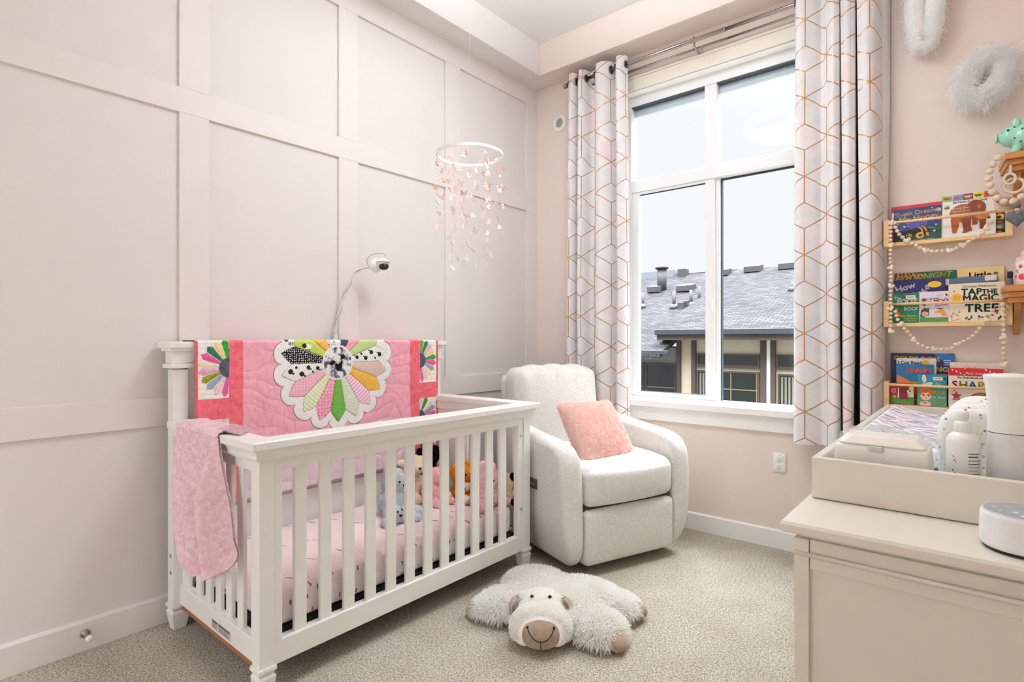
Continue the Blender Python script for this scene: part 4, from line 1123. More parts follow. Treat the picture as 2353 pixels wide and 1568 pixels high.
# ------------------------------------------------------------------ butterfly mobile
MO = thing('butterfly_mobile', 'white hoop mobile hung with pink and white paper butterflies above the crib', 'mobile', (.717, -1.455, 2.113))
mc = np.array((.717, -1.455, 2.113)); RH = .163
M_HOOP = mat('white_hoop', (246, 245, 242), .4)
M_STR = mat('clear_string', (240, 236, 232), .3)
M_PAP = [mat('blush_pink_paper', (246, 208, 200), .7, var=.05), mat('pale_pink_paper', (248, 226, 220), .7, var=.05), mat('white_paper', (248, 246, 244), .6, var=.03)]
M_PEARL = mat('pearl_bead', (246, 240, 236), .15)
mb = MB(); mb.lathe([(RH - .004, -.007), (RH + .003, -.007), (RH + .003, .007), (RH - .004, .007), (RH - .004, -.007)], mc, 72, caps=False, smooth=False); build(mb, 'hoop', M_HOOP, MO)
mb = MB(); mb.tube([mc + (0, 0, .012), (mc[0], mc[1], Z_CEIL)], .0004, 6); mb.lathe([(.012, 0), (.012, -.006), (.004, -.012)], (mc[0], mc[1], Z_CEIL), 16)
for k in range(4):
    a = k * math.pi / 2 + .4; mb.tube([mc + (0, 0, .012), mc + (RH * math.cos(a), RH * math.sin(a), 0)], .0003, 5)
build(mb, 'hanging_cord', M_STR, MO)
def butterfly_mesh(name, m, s, fold):
    mb = MB()
    up = [(.0, .004), (.25, .55), (.62, .86), (.98, .80), (1.0, .45), (.75, .12), (.35, -.04)]
    lo = [(.0, -.02), (.38, -.06), (.70, -.12), (.78, -.42), (.58, -.72), (.30, -.62), (.10, -.30)]
    for sg in (-1, 1):
        for w in (up, lo):
            c, q = math.cos(fold), math.sin(fold)
            V = [(sg * x * c * s, y * s, abs(x) * q * s) for x, y in w]
            V2 = [(a, b, z - .0006) for a, b, z in V]
            n_ = len(V); mb.add(V + V2, [list(range(n_)), list(range(n_, 2 * n_))[::-1]] + [(i, (i + 1) % n_, n_ + (i + 1) % n_, n_ + i) for i in range(n_)], 0)
    mb.tube([(0, -.4 * s, 0), (0, 0, .001), (0, .45 * s, 0)], [.03 * s, .055 * s, .03 * s], 6)
    mb.ball((0, .0, .08 * s), .07 * s, 8, 6, 1)
    me_o = build(mb, name, [m, M_PEARL]); return me_o
protos = [[butterfly_mesh('butterfly', M_PAP[j], .019, f) for f in (.3, .7, 1.05)] for j in range(3)]
strings = []
for k in range(12): strings.append((2 * math.pi * k / 12 + .2, RH, .30 + .09 * ((k * 5) % 3) / 2))
for k in range(8): strings.append((2 * math.pi * k / 8 + .5, RH * .58, .52 + .07 * ((k * 3) % 4) / 3))
cnt = 0; used = set(); spots = []
for si, (a, r, L) in enumerate(strings):
    p = mc + (r * math.cos(a), r * math.sin(a), 0)
    mb = MB(); mb.tube([p, p - (0, 0, L)], .0003, 5)
    nb = 4 if r > .12 else 7
    for q in range(nb):
        mb.ball(p - (0, 0, L * (q + .55) / nb + .012), .0028, 8, 6)
    mb.ball(p - (0, 0, L), .0035, 8, 6)
    build(mb, 'bead_string', M_PEARL, MO)
    for q in range(nb): spots.append((p, L, (q + .3 + .4 * rng.random()) / nb))
    if r < .12: pass
while len(spots) < 100:
    si = int(rng.integers(0, 20)); a, r, L = strings[si]; spots.append((mc + (r * math.cos(a), r * math.sin(a), 0), L, rng.random()))
for (p, L, f) in spots[:100]:
    zz_ = f * L; tone = min(2, int(np.clip((zz_ / .60) * 3 + rng.normal(0, .35), 0, 2.99))); fo = int(rng.integers(0, 3))
    src = protos[tone][fo]
    pos = np.array(p) + rng.normal(0, .006, 3) * (1, 1, 0) - (0, 0, zz_ + .006)
    rot = (rng.uniform(.5, 1.9), rng.uniform(-.6, .6), rng.uniform(0, 6.28))
    if (tone, fo) not in used: o = src; used.add((tone, fo))
    else: o = src.copy(); COL.objects.link(o)
    o.parent = MO; o.location = tuple(pos - mc); o.rotation_euler = rot
for j in range(3):
    for f in range(3):
        if (j, f) not in used: bpy.data.objects.remove(protos[j][f])
# ------------------------------------------------------------------ curtains and rod
def curtain_material():
    m, t, p = new_mat('grey_white_curtain_with_gold_cube_lines')
    uv = t.coord('UV')
    S = .139
    x, y = t.sep(uv)[:2]
    def wrap(v, per): return t.m('SUBTRACT', t.m('FLOORED_MODULO', t.m('ADD', v, per / 2), per), per / 2)
    px, py = math.sqrt(3) * S, 3 * S
    ax, ay = wrap(x, px), wrap(y, py)
    bx, by = wrap(t.m('ADD', x, px / 2), px), wrap(t.m('ADD', y, py / 2), py)
    la = t.m('ADD', t.m('MULTIPLY', ax, ax), t.m('MULTIPLY', ay, ay)); lb_ = t.m('ADD', t.m('MULTIPLY', bx, bx), t.m('MULTIPLY', by, by))
    sel = t.m('LESS_THAN', la, lb_)
    gx = t.m('ADD', t.m('MULTIPLY', sel, ax), t.m('MULTIPLY', t.m('SUBTRACT', 1.0, sel), bx))
    gy = t.m('ADD', t.m('MULTIPLY', sel, ay), t.m('MULTIPLY', t.m('SUBTRACT', 1.0, sel), by))
    d1 = t.m('ABSOLUTE', gx)
    d2 = t.m('ABSOLUTE', t.m('ADD', t.m('MULTIPLY', gx, -.5), t.m('MULTIPLY', gy, .8660254)))
    d3 = t.m('ABSOLUTE', t.m('ADD', t.m('MULTIPLY', gx, .5), t.m('MULTIPLY', gy, .8660254)))
    d = t.m('MINIMUM', d1, t.m('MINIMUM', d2, d3))
    line = t.m('LESS_THAN', d, .0031)
    f = t.noise(uv, 5.0, 3.0, .6); g = t.noise(uv, 9.0, 3.0, .6)
    base = t.ramp(f, [(.40, lin4((222, 220, 222))), (.55, lin4((230, 228, 229))), (.66, lin4((232, 214, 216))), (.74, lin4((234, 204, 198)))])
    gold = t.ramp(g, [(.3, lin4((172, 132, 96))), (.7, lin4((200, 158, 116)))])
    t.l.new(t.mix(line, base, gold), p.inputs['Base Color'])
    t.l.new(t.m('MULTIPLY', line, .45), p.inputs['Metallic'])
    t.l.new(t.m('SUBTRACT', .85, t.m('MULTIPLY', line, .45)), p.inputs['Roughness'])
    p.inputs['Specular IOR Level'].default_value = .25
    t.l.new(t.bump(t.noise(uv, 700.0, 1.0), .12, .0006), p.inputs['Normal'])
    return m
M_CURT = curtain_material()
M_LINING = mat('white_curtain_lining', (226, 224, 222), .85)
M_DCLOTH = mat('charcoal_curtain_cloth', (62, 60, 60), .9)
M_ROD = mat('brushed_nickel_rod', (158, 152, 146), .28, 1.0, var=.05, scale=40)
M_DROD = mat('dark_nickel_ring', (98, 92, 88), .35, 1.0)
Z0C, Z1C = .640, 3.085
def curtain(label, plan, cx, spread, u0, v0, lining_right=False, valleys=()):
    P = catmull(plan, 10); n_ = len(P)
    seg = np.linalg.norm(np.diff(P, axis=0), axis=1); u = np.concatenate([[0], np.cumsum(seg)]) + u0
    nz_ = 60; z = np.linspace(Z0C, Z1C, nz_)
    G = np.zeros((n_, nz_, 3))
    f = ((Z1C - z) / (Z1C - Z0C))
    wob = (vnoise(u[:, None] * 4, z[None, :] * 1.3, 4) - .5) * .020 * f[None, :]
    G[..., 0] = cx + (P[:, 0:1] - cx) * (1 + spread * f[None, :]) + wob * .5
    yb = -.118
    G[..., 1] = yb + (P[:, 1:2] - yb) * (1 + (.12 if lining_right else .0) * f[None, :] - .25 * (f[None, :] < .03)) + wob
    G[..., 2] = z[None, :]
    for a, b in valleys:      # the gaps between folds open towards the floor
        k_ = (P[:, 0] > a) & (P[:, 0] < b); xc = (a + b) / 2
        sc_ = .20 + 1.05 * f; x_ = cx + (xc + (P[k_, 0:1] - xc) * sc_[None, :] - cx) * (1 + spread * f[None, :]) + wob[k_] * .5
        G[k_, :, 0] = x_
    th = thing('curtain', label, 'curtain', (cx, -.12, Z0C), group=None)
    mb = MB(); mb.grid(G)
    if valleys:   # faces in the valleys between folds take the dark cloth colour
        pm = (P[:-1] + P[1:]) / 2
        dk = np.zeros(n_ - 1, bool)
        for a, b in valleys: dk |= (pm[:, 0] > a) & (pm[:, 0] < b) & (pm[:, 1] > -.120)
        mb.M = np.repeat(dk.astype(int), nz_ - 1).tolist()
    UV = np.stack([np.repeat(u, nz_), np.tile(z + v0, n_)], -1)
    mb.UV = UV
    o = build(mb, 'panel', [M_CURT, M_DCLOTH], th)
    # lining a few millimetres behind
    tg = np.gradient(P, axis=0); nr = np.stack([-tg[:, 1], tg[:, 0]], 1); nr /= np.linalg.norm(nr, axis=1, keepdims=True) + 1e-9
    G2 = G.copy(); G2[..., 0] += nr[:, 0:1] * .004; G2[..., 1] += nr[:, 1:2] * .004; G2[..., 2] = np.linspace(Z0C + .02, Z1C - .004, nz_)
    mb = MB(); mb.grid(G2, flip=True); build(mb, 'lining', M_DCLOTH if lining_right else M_LINING, th, label='charcoal lining' if lining_right else 'plain white lining')
    return th, G
pl = [(.400, -.085), (.415, -.150), (.440, -.168), (.462, -.130), (.470, -.075), (.482, -.080), (.492, -.145), (.515, -.168), (.538, -.140), (.552, -.075), (.580, -.062), (.612, -.100), (.640, -.160), (.690, -.172), (.730, -.130), (.752, -.072), (.772, -.080), (.786, -.140), (.812, -.168), (.842, -.150), (.860, -.105)]
cl, GL = curtain('grey curtain with gold cube lines hanging left of the window', pl, .62, .09, .02, .10)
pr = [(1.878, -.070), (1.888, -.140), (1.920, -.172), (1.975, -.150), (2.010, -.120), (2.030, -.135), (2.066, -.170), (2.090, -.150), (2.095, -.080), (2.098, -.050), (2.102, -.080), (2.107, -.150), (2.130, -.170), (2.154, -.150), (2.159, -.080), (2.168, -.050), (2.175, -.080), (2.181, -.150), (2.215, -.168), (2.245, -.150), (2.262, -.105), (2.270, -.060)]
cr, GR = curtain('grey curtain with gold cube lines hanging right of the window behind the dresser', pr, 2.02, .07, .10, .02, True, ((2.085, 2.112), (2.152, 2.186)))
mb = MB()   # white back edge of the right panel, turned towards the wall
Pn = catmull([(2.268, -.070), (2.288, -.048), (2.300, -.022)], 6); zz_ = np.linspace(1.2, Z1C - .01, 20)
G3 = np.zeros((len(Pn), 20, 3)); f_ = np.clip((zz_ - 1.2) / 1.2, 0, 1); G3[..., 0] = 2.268 + (Pn[:, 0:1] - 2.268) * f_ + .012 * (1 - f_); G3[..., 1] = Pn[:, 1:2]; G3[..., 2] = zz_
mb.grid(G3); build(mb, 'side_hem', M_LINING, cr, label='plain white back edge of the curtain')
YR_O, ZR = -.118, 3.026
def grommets(th, xs):
    for x in xs:
        mb = MB(); mb.tube([(x, YR_O + .021 * math.cos(a), ZR + .021 * math.sin(a)) for a in np.linspace(0, 2 * math.pi, 25)[:-1]], .0055, 8, closed=True)
        build(mb, 'grommet', M_DROD, th)
grommets(cl, (.405, .466, .488, .545, .618, .742, .780, .856))
grommets(cr, (1.884, 2.020, 2.088, 2.110, 2.160, 2.190, 2.262))
RD = thing('curtain_rod', 'double brushed metal curtain rod mounted above the window', 'curtain rod', (1.3, -.1, 3.02))
mb = MB(); mb.tube([(.385, YR_O, ZR), (1.50, YR_O, ZR)], .0125, 18); mb.tube([(1.48, YR_O, ZR), (2.42, YR_O, ZR)], .0105, 18); mb.lathe([(.0135, 0), (.0135, .012)], (1.494, YR_O, ZR), 18, R=rot3(0, math.pi / 2)); build(mb, 'front_rod', M_ROD, RD)
mb = MB(); mb.tube([(.43, -.058, ZR - .026), (1.50, -.058, ZR - .026)], .0085, 14); mb.tube([(1.48, -.058, ZR - .026), (2.40, -.058, ZR - .026)], .0068, 14); build(mb, 'back_rod', M_ROD, RD, label='thinner rod behind the front one')
for x, s in ((.385, -1), (2.42, 1)):
    mb = MB(); mb.lathe([(.0125, 0), (.017, .002), (.017, .010), (.011, .013), (.017, .017), (.019, .024), (.015, .032), (.0, .034)], (x, YR_O, ZR), 20, R=rot3(0, s * math.pi / 2)); build(mb, 'finial', M_ROD, RD)
for x in (.455, 1.315, 2.32):
    mb = MB()
    mb.box(x - .010, x + .010, -.004, 0, ZR - .075, ZR - .005); mb.tube(catmull([(x, -.002, ZR - .045), (x, -.05, ZR - .046), (x, -.10, ZR - .036), (x, YR_O, ZR - .018)], 5), .0055, 8)
    mb.tube([(x, YR_O + .017 * math.cos(a), ZR + .017 * math.sin(a)) for a in np.linspace(-3.6, .6, 16)], .0042, 8)
    mb.tube([(x, -.058 + .012 * math.cos(a), ZR - .026 + .012 * math.sin(a)) for a in np.linspace(-3.4, .4, 12)], .0036, 8)
    mb.ball((x, YR_O, ZR + .020), .006, 10, 8)
    build(mb, 'bracket', M_ROD, RD)
# ------------------------------------------------------------------ wall ledges with books
M_PINE = wood('pale_pine', (228, 190, 132), (242, 210, 160), 'X', .45)
M_HONEY = wood('honey_stained_wood', (176, 112, 54), (206, 146, 82), 'X', .4)
M_BEAD = mat('natural_wood_bead', (226, 204, 176), .55, var=.05, scale=60)
M_HEART = mat('pale_wood_heart', (230, 214, 192), .6, var=.05, scale=60)
M_CORD = mat('cotton_cord', (226, 214, 198), .8)
def ledge(label, zb, zt):
    t = thing('book_ledge', label, 'shelf', (2.52, 0, zb), group='pine book ledges on the window wall')
    for x0, x1 in ((2.280, 2.304), (2.738, 2.762)):
        mb = MB(); mb.box(x0, x1, -.100, 0, zb, zt); build(mb, 'side_panel', M_PINE, t, .002)
    mb = MB(); mb.box(2.304, 2.738, -.098, 0, zb, zb + .018); build(mb, 'base_board', M_PINE, t, .0015)
    mb = MB(); mb.tube([(2.300, -.091, zt - .016), (2.742, -.091, zt - .016)], .0065, 14); build(mb, 'dowel', M_PINE, t)
    return t
ledge('topmost pine ledge holding two large picture books beside the curtain', 1.662, 1.795)
ledge('middle pine ledge crowded with picture books', 1.262, 1.390)
ledge('lowest pine ledge of books just above the changing pad', .858, .990)

class Art:
    def __init__(s, w, h, y): s.w, s.h, s.y = w, h, y; s.L = 0; s.mp = MB(); s.mt = MB(); s.pm = []; s.tm = []
    def _m(s, lst, rgb):
        m = flat(rgb)
        if m not in lst: lst.append(m)
        return lst.index(m)
    def P(s, x, z): return ((x - .5) * s.w, s.y - .0004 - s.L * .00004, z * s.h)
    def poly(s, pts, rgb):
        s.L += 1; s.mp.add([s.P(min(max(a, .004), .996), min(max(b, .004), .996)) for a, b in pts], [list(range(len(pts)))], s._m(s.pm, rgb)); return s
    def rect(s, x0, z0, x1, z1, rgb): return s.poly([(x0, z0), (x1, z0), (x1, z1), (x0, z1)], rgb)
    def ell(s, cx, cz, rx, rz, rgb, rot=0, n=22):
        k = s.w / s.h; c, q = math.cos(rot), math.sin(rot)
        return s.poly([(cx + rx * math.cos(t) * c - rz / k * math.sin(t) * q, cz + (rx * k * math.cos(t) * q + rz * math.sin(t) * c)) for t in np.linspace(0, 2 * math.pi, n, endpoint=False)], rgb)
    def heart(s, cx, cz, r, rgb, rot=0):
        k = s.w / s.h; pts = []
        for t in np.linspace(0, 2 * math.pi, 20, endpoint=False):
            x = .95 * math.sin(t) ** 3; y = (13 * math.cos(t) - 5 * math.cos(2 * t) - 2 * math.cos(3 * t) - math.cos(4 * t)) / 16
            c, q = math.cos(rot), math.sin(rot); pts.append((cx + r * (x * c - y * q), cz + r * k * (x * q + y * c)))
        return s.poly(pts, rgb)
    def star(s, cx, cz, r, rgb, n=5):
        k = s.w / s.h
        return s.poly([(cx + (r if i % 2 == 0 else r * .45) * math.sin(math.pi * i / n), cz + (r if i % 2 == 0 else r * .45) * k * math.cos(math.pi * i / n)) for i in range(2 * n)], rgb)
    def text(s, t, cx, cz, size, rgb, bold=0.0, rot=0.0, space=1.0, shear=0.0, sx=1.0):
        V, F = text_geo(t, size, bold, space, shear=shear)
        c, q = math.cos(rot), math.sin(rot)
        x = V[:, 0] * sx * c - V[:, 1] * q + (cx - .5) * s.w; z = V[:, 0] * sx * q + V[:, 1] * c + cz * s.h
        keep = [f for f in F if all(abs(x[i]) < s.w / 2 - .0005 and .0005 < z[i] < s.h - .0005 for i in f)]
        s.L += 1
        s.mt.add(np.stack([x, np.full(len(x), s.y - .0004 - s.L * .00004), z], 1), keep, s._m(s.tm, rgb)); return s

def book(name, label, x0, x1, z0, z1, yb, lean, th, bg, art, rotz=0.0, tilt=0.0, group='picture books on the pine ledges', page=(236, 232, 222), r=.004):
    w, h = x1 - x0, (z1 - z0)
    t = thing(name, label, 'book', ((x0 + x1) / 2, yb, z0), (-lean, tilt, rotz), group)
    mb = MB()
    def rr(inset):
        W, Hh, R_ = w / 2 - inset, h - inset, r
        pts = []
        for cx, cz, a0 in ((W - R_, inset + R_, -90), (W - R_, Hh - R_, 0), (-W + R_, Hh - R_, 90), (-W + R_, inset + R_, 180)):
            for a in range(0, 91, 30): pts.append((cx + R_ * math.cos(math.radians(a0 + a)), cz + R_ * math.sin(math.radians(a0 + a))))
        return pts
    mb.prism(rr(0), 'Y', -th / 2, -th / 2 + .0022); mb.prism(rr(0), 'Y', th / 2 - .0022, th / 2)
    mb.box(-w / 2, -w / 2 + .002, -th / 2 + .001, th / 2 - .001, .002, h - .002)
    build(mb, 'cover', flat(bg), t, local=True)
    mb = MB(); mb.box(-w / 2 + .002, w / 2 - .002, -th / 2 + .0022, th / 2 - .0022, .002, h - .002); build(mb, 'pages', flat(page, .8), t, local=True)
    a = Art(w, h, -th / 2); art(a)
    if a.mp.F: build(a.mp, 'cover_picture', a.pm, t, local=True)
    if a.mt.F: build(a.mt, 'lettering', a.tm, t, local=True)
    return t
BK = 'picture books on the pine ledges'
# ---- top ledge
def art_sweet(a):
    a.rect(0, .90, 1, 1, (186, 24, 44)); a.rect(0, 0, .055, 1, (186, 24, 44)); a.rect(.055, 0, 1, .91, (34, 42, 104)); a.rect(0, .52, .055, .84, (226, 222, 226))
    a.poly([(.055, 0), (1, 0), (1, .42), (.8, .36), (.5, .22), (.3, .2), (.055, .12)], (20, 74, 56)); a.poly([(.055, 0), (.9, 0), (.5, .16), (.25, .20), (.055, .22)], (14, 48, 40))
    a.poly([(.62, .38), (.82, .30), (1, .24), (1, .26), (.82, .33), (.62, .40)], (70, 130, 86))
    a.ell(.92, .79, .05, .05, (226, 222, 240)); a.ell(.92, .79, .035, .035, (196, 192, 220))
    for x, z, r in ((.14, .80, .016), (.30, .78, .020), (.36, .82, .014), (.80, .86, .020), (.96, .62, .018), (.93, .53, .022), (.13, .50, .022), (.27, .42, .028), (.34, .43, .014), (.88, .40, .022), (.85, .24, .030), (.20, .34, .018)): a.heart(x, z, r, (222, 226, 244))
    for c in (-1, 1): a.ell(.52 + c * .09, .46, .10, .09, (112, 96, 186), c * .5); a.ell(.52 + c * .09, .46, .085, .075, (70, 66, 150), c * .5)
    for i, cl_ in enumerate(((30, 26, 22), (206, 160, 70), (30, 26, 22), (206, 160, 70), (30, 26, 22))): a.ell(.64 - i * .035, .24, .115 - .004 * i, .15 - .004 * i, cl_)
    a.ell(.42, .18, .14, .14, (28, 26, 24)); a.ell(.36, .17, .060, .062, (206, 160, 70)); a.ell(.36, .17, .044, .046, (40, 32, 26)); a.ell(.37, .17, .022, .024, (222, 206, 150))
    a.ell(.58, .15, .085, .08, (226, 180, 60)); a.ell(.585, .15, .042, .04, (70, 46, 20)); a.ell(.70, .17, .055, .085, (38, 30, 24), .2); a.ell(.72, .17, .028, .060, (196, 150, 70), .2)
    a.text('Sweet Dreams,', .52, .725, .030, (238, 206, 140), .0006, .07); a.text('My Honey', .55, .565, .0385, (238, 206, 140), .0010, .06)
    for x, w in ((.40, .10), (.52, .03), (.57, .12), (.71, .14)): a.rect(x, .030, x + w, .040, (206, 206, 190))
book('picture_book', 'navy book with a bee and cream lettering under a red border', 2.306, 2.512, 1.681, 1.876, -.045, .22, .014, (186, 24, 44), art_sweet)
def art_bear(a):
    for i, (bg, fg) in enumerate((((156, 176, 70), (128, 74, 34)), ((112, 150, 196), (206, 54, 74)), ((104, 58, 110), (238, 176, 60)), ((244, 208, 46), (36, 92, 60)), ((214, 72, 62), (40, 92, 62)))):
        x = .012 + .195 * i; a.rect(x, .845, x + .190, .985, bg)
        a.ell(x + .095, .915, .055, .026, fg, .1); a.ell(x + .045, .925, .024, .022, fg); a.rect(x + .055, .872, x + .070, .91, fg); a.rect(x + .12, .872, x + .135, .91, fg); a.ell(x + .155, .925, .02, .012, fg, .6)
    for q in ((.0, .0, .012, 1),): a.rect(*q, (120, 110, 60))
    a.ell(.095, .70, .05, .028, (110, 104, 60)); a.ell(.12, .735, .022, .022, (150, 140, 84))
    br, b2, b3 = (168, 82, 34), (134, 60, 24), (196, 106, 44)
    a.ell(.40, .54, .25, .21, br); a.ell(.64, .62, .19, .19, b2); a.poly([(.17, .42), (.32, .42), (.33, .24), (.29, .12), (.20, .12), (.19, .26)], br); a.poly([(.38, .42), (.56, .44), (.55, .22), (.58, .12), (.42, .10), (.40, .24)], b2)
    a.poly([(.57, .44), (.70, .44), (.67, .26), (.58, .24)], b2); a.poly([(.68, .40), (.83, .40), (.82, .24), (.80, .14), (.71, .14), (.71, .28)], b2); a.ell(.76, .44, .13, .085, b3, -.25); a.ell(.88, .38, .030, .022, (50, 30, 22)); a.ell(.70, .66, .035, .05, b3)
    a.ell(.44, .105, .055, .022, b2); a.ell(.25, .115, .045, .02, br)
    a.text('Bill Martin Jr / Eric Carle', .53, .785, .0125, (40, 36, 36), .0002); a.text('Brown Bear,', .37, .645, .0130, (250, 246, 240), .0003); a.text('Brown Bear,', .38, .575, .0130, (250, 246, 240), .0003); a.text('What Do You See?', .45, .505, .0130, (250, 246, 240), .0003)
book('picture_book', 'tall white book with a brown bear and a strip of coloured animal squares', 2.509, 2.706, 1.681, 1.898, -.050, .20, .016, (238, 236, 230), art_bear)
def art_blocks(a):
    for x in (.62, .80):
        for i, c in enumerate(((30, 28, 32), (86, 140, 176), (32, 92, 60), (226, 184, 60), (60, 56, 70), (196, 74, 60), (70, 126, 170))): a.rect(x, .02 + i * .135, x + .18, .02 + (i + 1) * .135, c); a.ell(x + .09, .075 + i * .135, .05, .04, ((200, 90, 60), (226, 196, 70), (206, 60, 60), (40, 40, 46))[i % 4])
book('picture_book', 'dark book with small coloured squares tucked behind the bear book', 2.560, 2.737, 1.681, 1.850, -.028, .08, .010, (28, 30, 36), art_blocks)
# ---- middle ledge
def art_good(a):
    for i in range(14): a.poly([(.0 + i * .03, 1), (.03 + i * .03, 1), (-.02 + i * .045, .7), (-.05 + i * .045, .7)], ((180, 92, 40), (44, 40, 40), (206, 120, 60), (30, 66, 54))[i % 4])
    a.ell(.06, .55, .22, .14, (44, 120, 170)); a.ell(.1, .46, .14, .10, (196, 104, 120)); a.text('GOODNIGHT', .47, .86, .036, (228, 206, 70), .0009, .06, shear=.28)
    a.ell(.05, .38, .08, .06, (240, 200, 160))
book('picture_book', 'green book with slanted yellow GOODNIGHT lettering at the back of the middle ledge', 2.316, 2.565, 1.281, 1.533, -.016, .01, .012, (14, 96, 62), art_good)
def art_little(a):
    a.text('Little', .50, .81, .040, (196, 40, 40), .0012, .03); a.ell(.83, .875, .05, .026, (128, 84, 46)); a.rect(.825, .80, .835, .86, (128, 84, 46))
    a.ell(.86, .60, .09, .04, (238, 196, 50)); a.ell(.9, .56, .06, .04, (40, 110, 150))
book('picture_book', 'tall cream book with red lettering at the back right of the middle ledge', 2.567, 2.735, 1.281, 1.538, -.013, .0, .010, (240, 214, 150), art_little)
def art_open(a):
    a.rect(0, .84, 1, 1, (98, 112, 138)); a.rect(0, .86, .18, 1, (226, 222, 214)); a.rect(.80, .88, 1, 1, (226, 222, 214)); a.poly([(0, .84), (.82, .84), (.98, .64), (0, .62)], (22, 20, 26))
    for x in (.42, .52, .60, .68): a.rect(x, .63, x + .03, .66, (226, 224, 220))
book('picture_book', 'half open book with a grey blue spine and black cover on the middle ledge', 2.508, 2.720, 1.281, 1.495, -.034, .03, .012, (40, 40, 48), art_open, tilt=-.05)
def art_catch(a):
    a.ell(.80, .86, .13, .07, (240, 196, 46))
    for i in range(4): a.rect(.73, .835 + i * .018, .87, .842 + i * .018, (206, 130, 40))
    a.text('How', .25, .76, .042, (236, 232, 240), .0012, .30); a.text('catch', .44, .58, .050, (236, 232, 240), .0013, .22); a.text('a', .665, .76, .042, (236, 232, 240), .0012, .1); a.text('on', .70, .47, .050, (206, 206, 90), .0016, .1)
    a.ell(.08, .70, .06, .05, (70, 60, 130)); a.star(.92, .6, .03, (120, 110, 180))
    a.ell(.02, .60, .05, .06, (226, 150, 150))
book('picture_book', 'dark blue book with white lettering and a yellow sticker on the middle ledge', 2.318, 2.523, 1.281, 1.497, -.048, .05, .012, (38, 34, 96), art_catch)
def art_foot(a):
    a.rect(.50, .80, .86, .92, (236, 232, 224)); a.rect(.54, .845, .82, .875, (214, 96, 84))
    a.text('The', .20, .80, .019, (240, 238, 230), .0006); a.text('FOOT', .55, .655, .030, (240, 238, 230), .0016); a.text('BOOK', .72, .42, .022, (240, 238, 230), .0010)
    a.poly([(.10, .52), (.22, .50), (.20, .40), (.30, .30), (.40, .20), (.30, .18), (.16, .30)], (226, 126, 50)); a.ell(.30, .42, .09, .09, (30, 126, 92)); a.text('Dr. Seuss\'s', .62, .20, .0135, (236, 214, 90), .0004); a.text('Wacky Book', .64, .125, .0095, (226, 214, 90), .0002); a.text('of Opposites', .64, .065, .0095, (226, 214, 90), .0002)
book('board_book', 'small green board book with FOOT BOOK lettering in front of the middle ledge', 2.316, 2.424, 1.281, 1.428, -.070, .04, .012, (20, 118, 84), art_foot)
def art_moo(a):
    a.rect(.55, .84, .88, .92, (238, 226, 226)); a.rect(.58, .87, .83, .892, (222, 140, 126)); a.ell(.92, .88, .03, .05, (50, 46, 46), .5)
    a.text('Mr. Brown', .42, .735, .0135, (60, 70, 140), .0004, .08); a.text('Can MOO!', .58, .63, .023, (204, 56, 46), .0008, .10); a.text('Can You?', .76, .53, .012, (204, 56, 46), .0004, .08); a.ell(.15, .74, .07, .05, (120, 60, 46)); a.ell(.18, .60, .06, .07, (110, 62, 46))
    a.rect(.02, .02, .98, .16, (70, 142, 60)); a.star(.14, .15, .15, (70, 142, 60), 8)
    a.poly([(.03, .18), (.34, .22), (.34, .42), (.20, .48), (.06, .40)], (80, 52, 44)); a.ell(.20, .28, .12, .08, (216, 162, 140)); a.ell(.28, .44, .09, .018, (60, 96, 80), .4)
    a.poly([(.52, .34), (.62, .36), (.72, .42), (.88, .36), (.97, .20), (.80, .20), (.70, .30), (.54, .30)], (226, 152, 50)); a.ell(.72, .44, .13, .015, (70, 50, 50), -.15); a.text('Dr. Seuss\'s', .56, .10, .0095, (180, 190, 80), .0002)
book('board_book', 'small pale board book with two cow heads on grass on the middle ledge', 2.424, 2.537, 1.281, 1.430, -.072, .04, .012, (226, 220, 232), art_moo)
def art_tap(a):
    g = (34, 78, 66)
    a.text('Christie Matheson', .56, .885, .0165, (134, 104, 84), .0002); a.text('TAP', .42, .70, .041, g, .0016, space=1.05); a.text('THE', .74, .71, .030, g, .0012); a.text('MAGIC', .58, .535, .041, g, .0016); a.text('TREE', .60, .255, .052, g, .0018, space=1.05)
    a.ell(.155, .635, .105, .105, (238, 186, 50))
    for i in range(5): a.rect(.09, .585 + i * .022, .22, .594 + i * .022, (206, 120, 40))
    a.ell(.79, .815, .035, .016, (70, 130, 170), .3); a.ell(.765, .845, .014, .012, (70, 130, 170)); a.ell(.10, .80, .012, .03, (100, 140, 60), -.4)
    for x, z, c in ((.33, .10, g), (.42, .12, g), (.56, .13, g), (.62, .11, (150, 50, 50)), (.70, .12, g), (.38, .07, g), (.66, .06, g), (.78, .17, (170, 60, 56)), (.86, .22, (170, 60, 56)), (.83, .30, (176, 90, 60)), (.93, .12, (60, 70, 60)), (.9, .08, (60, 70, 60)), (.09, .22, (140, 160, 80)), (.16, .18, (190, 150, 120)), (.05, .14, (190, 150, 120)), (.2, .26, (150, 170, 90))): a.ell(x, z, .018, .042, c, ((x * 37) % 1 - .5) * 2.4)
    a.rect(.06, .02, .068, .2, (150, 110, 90)); a.rect(.545, .03, .552, .12, (90, 80, 60)); a.ell(.14, .06, .10, .012, (214, 170, 150), .3)
book('picture_book', 'cream book with large dark green capital letters and leaves on the middle ledge', 2.536, 2.736, 1.281, 1.462, -.070, .06, .012, (236, 222, 196), art_tap)
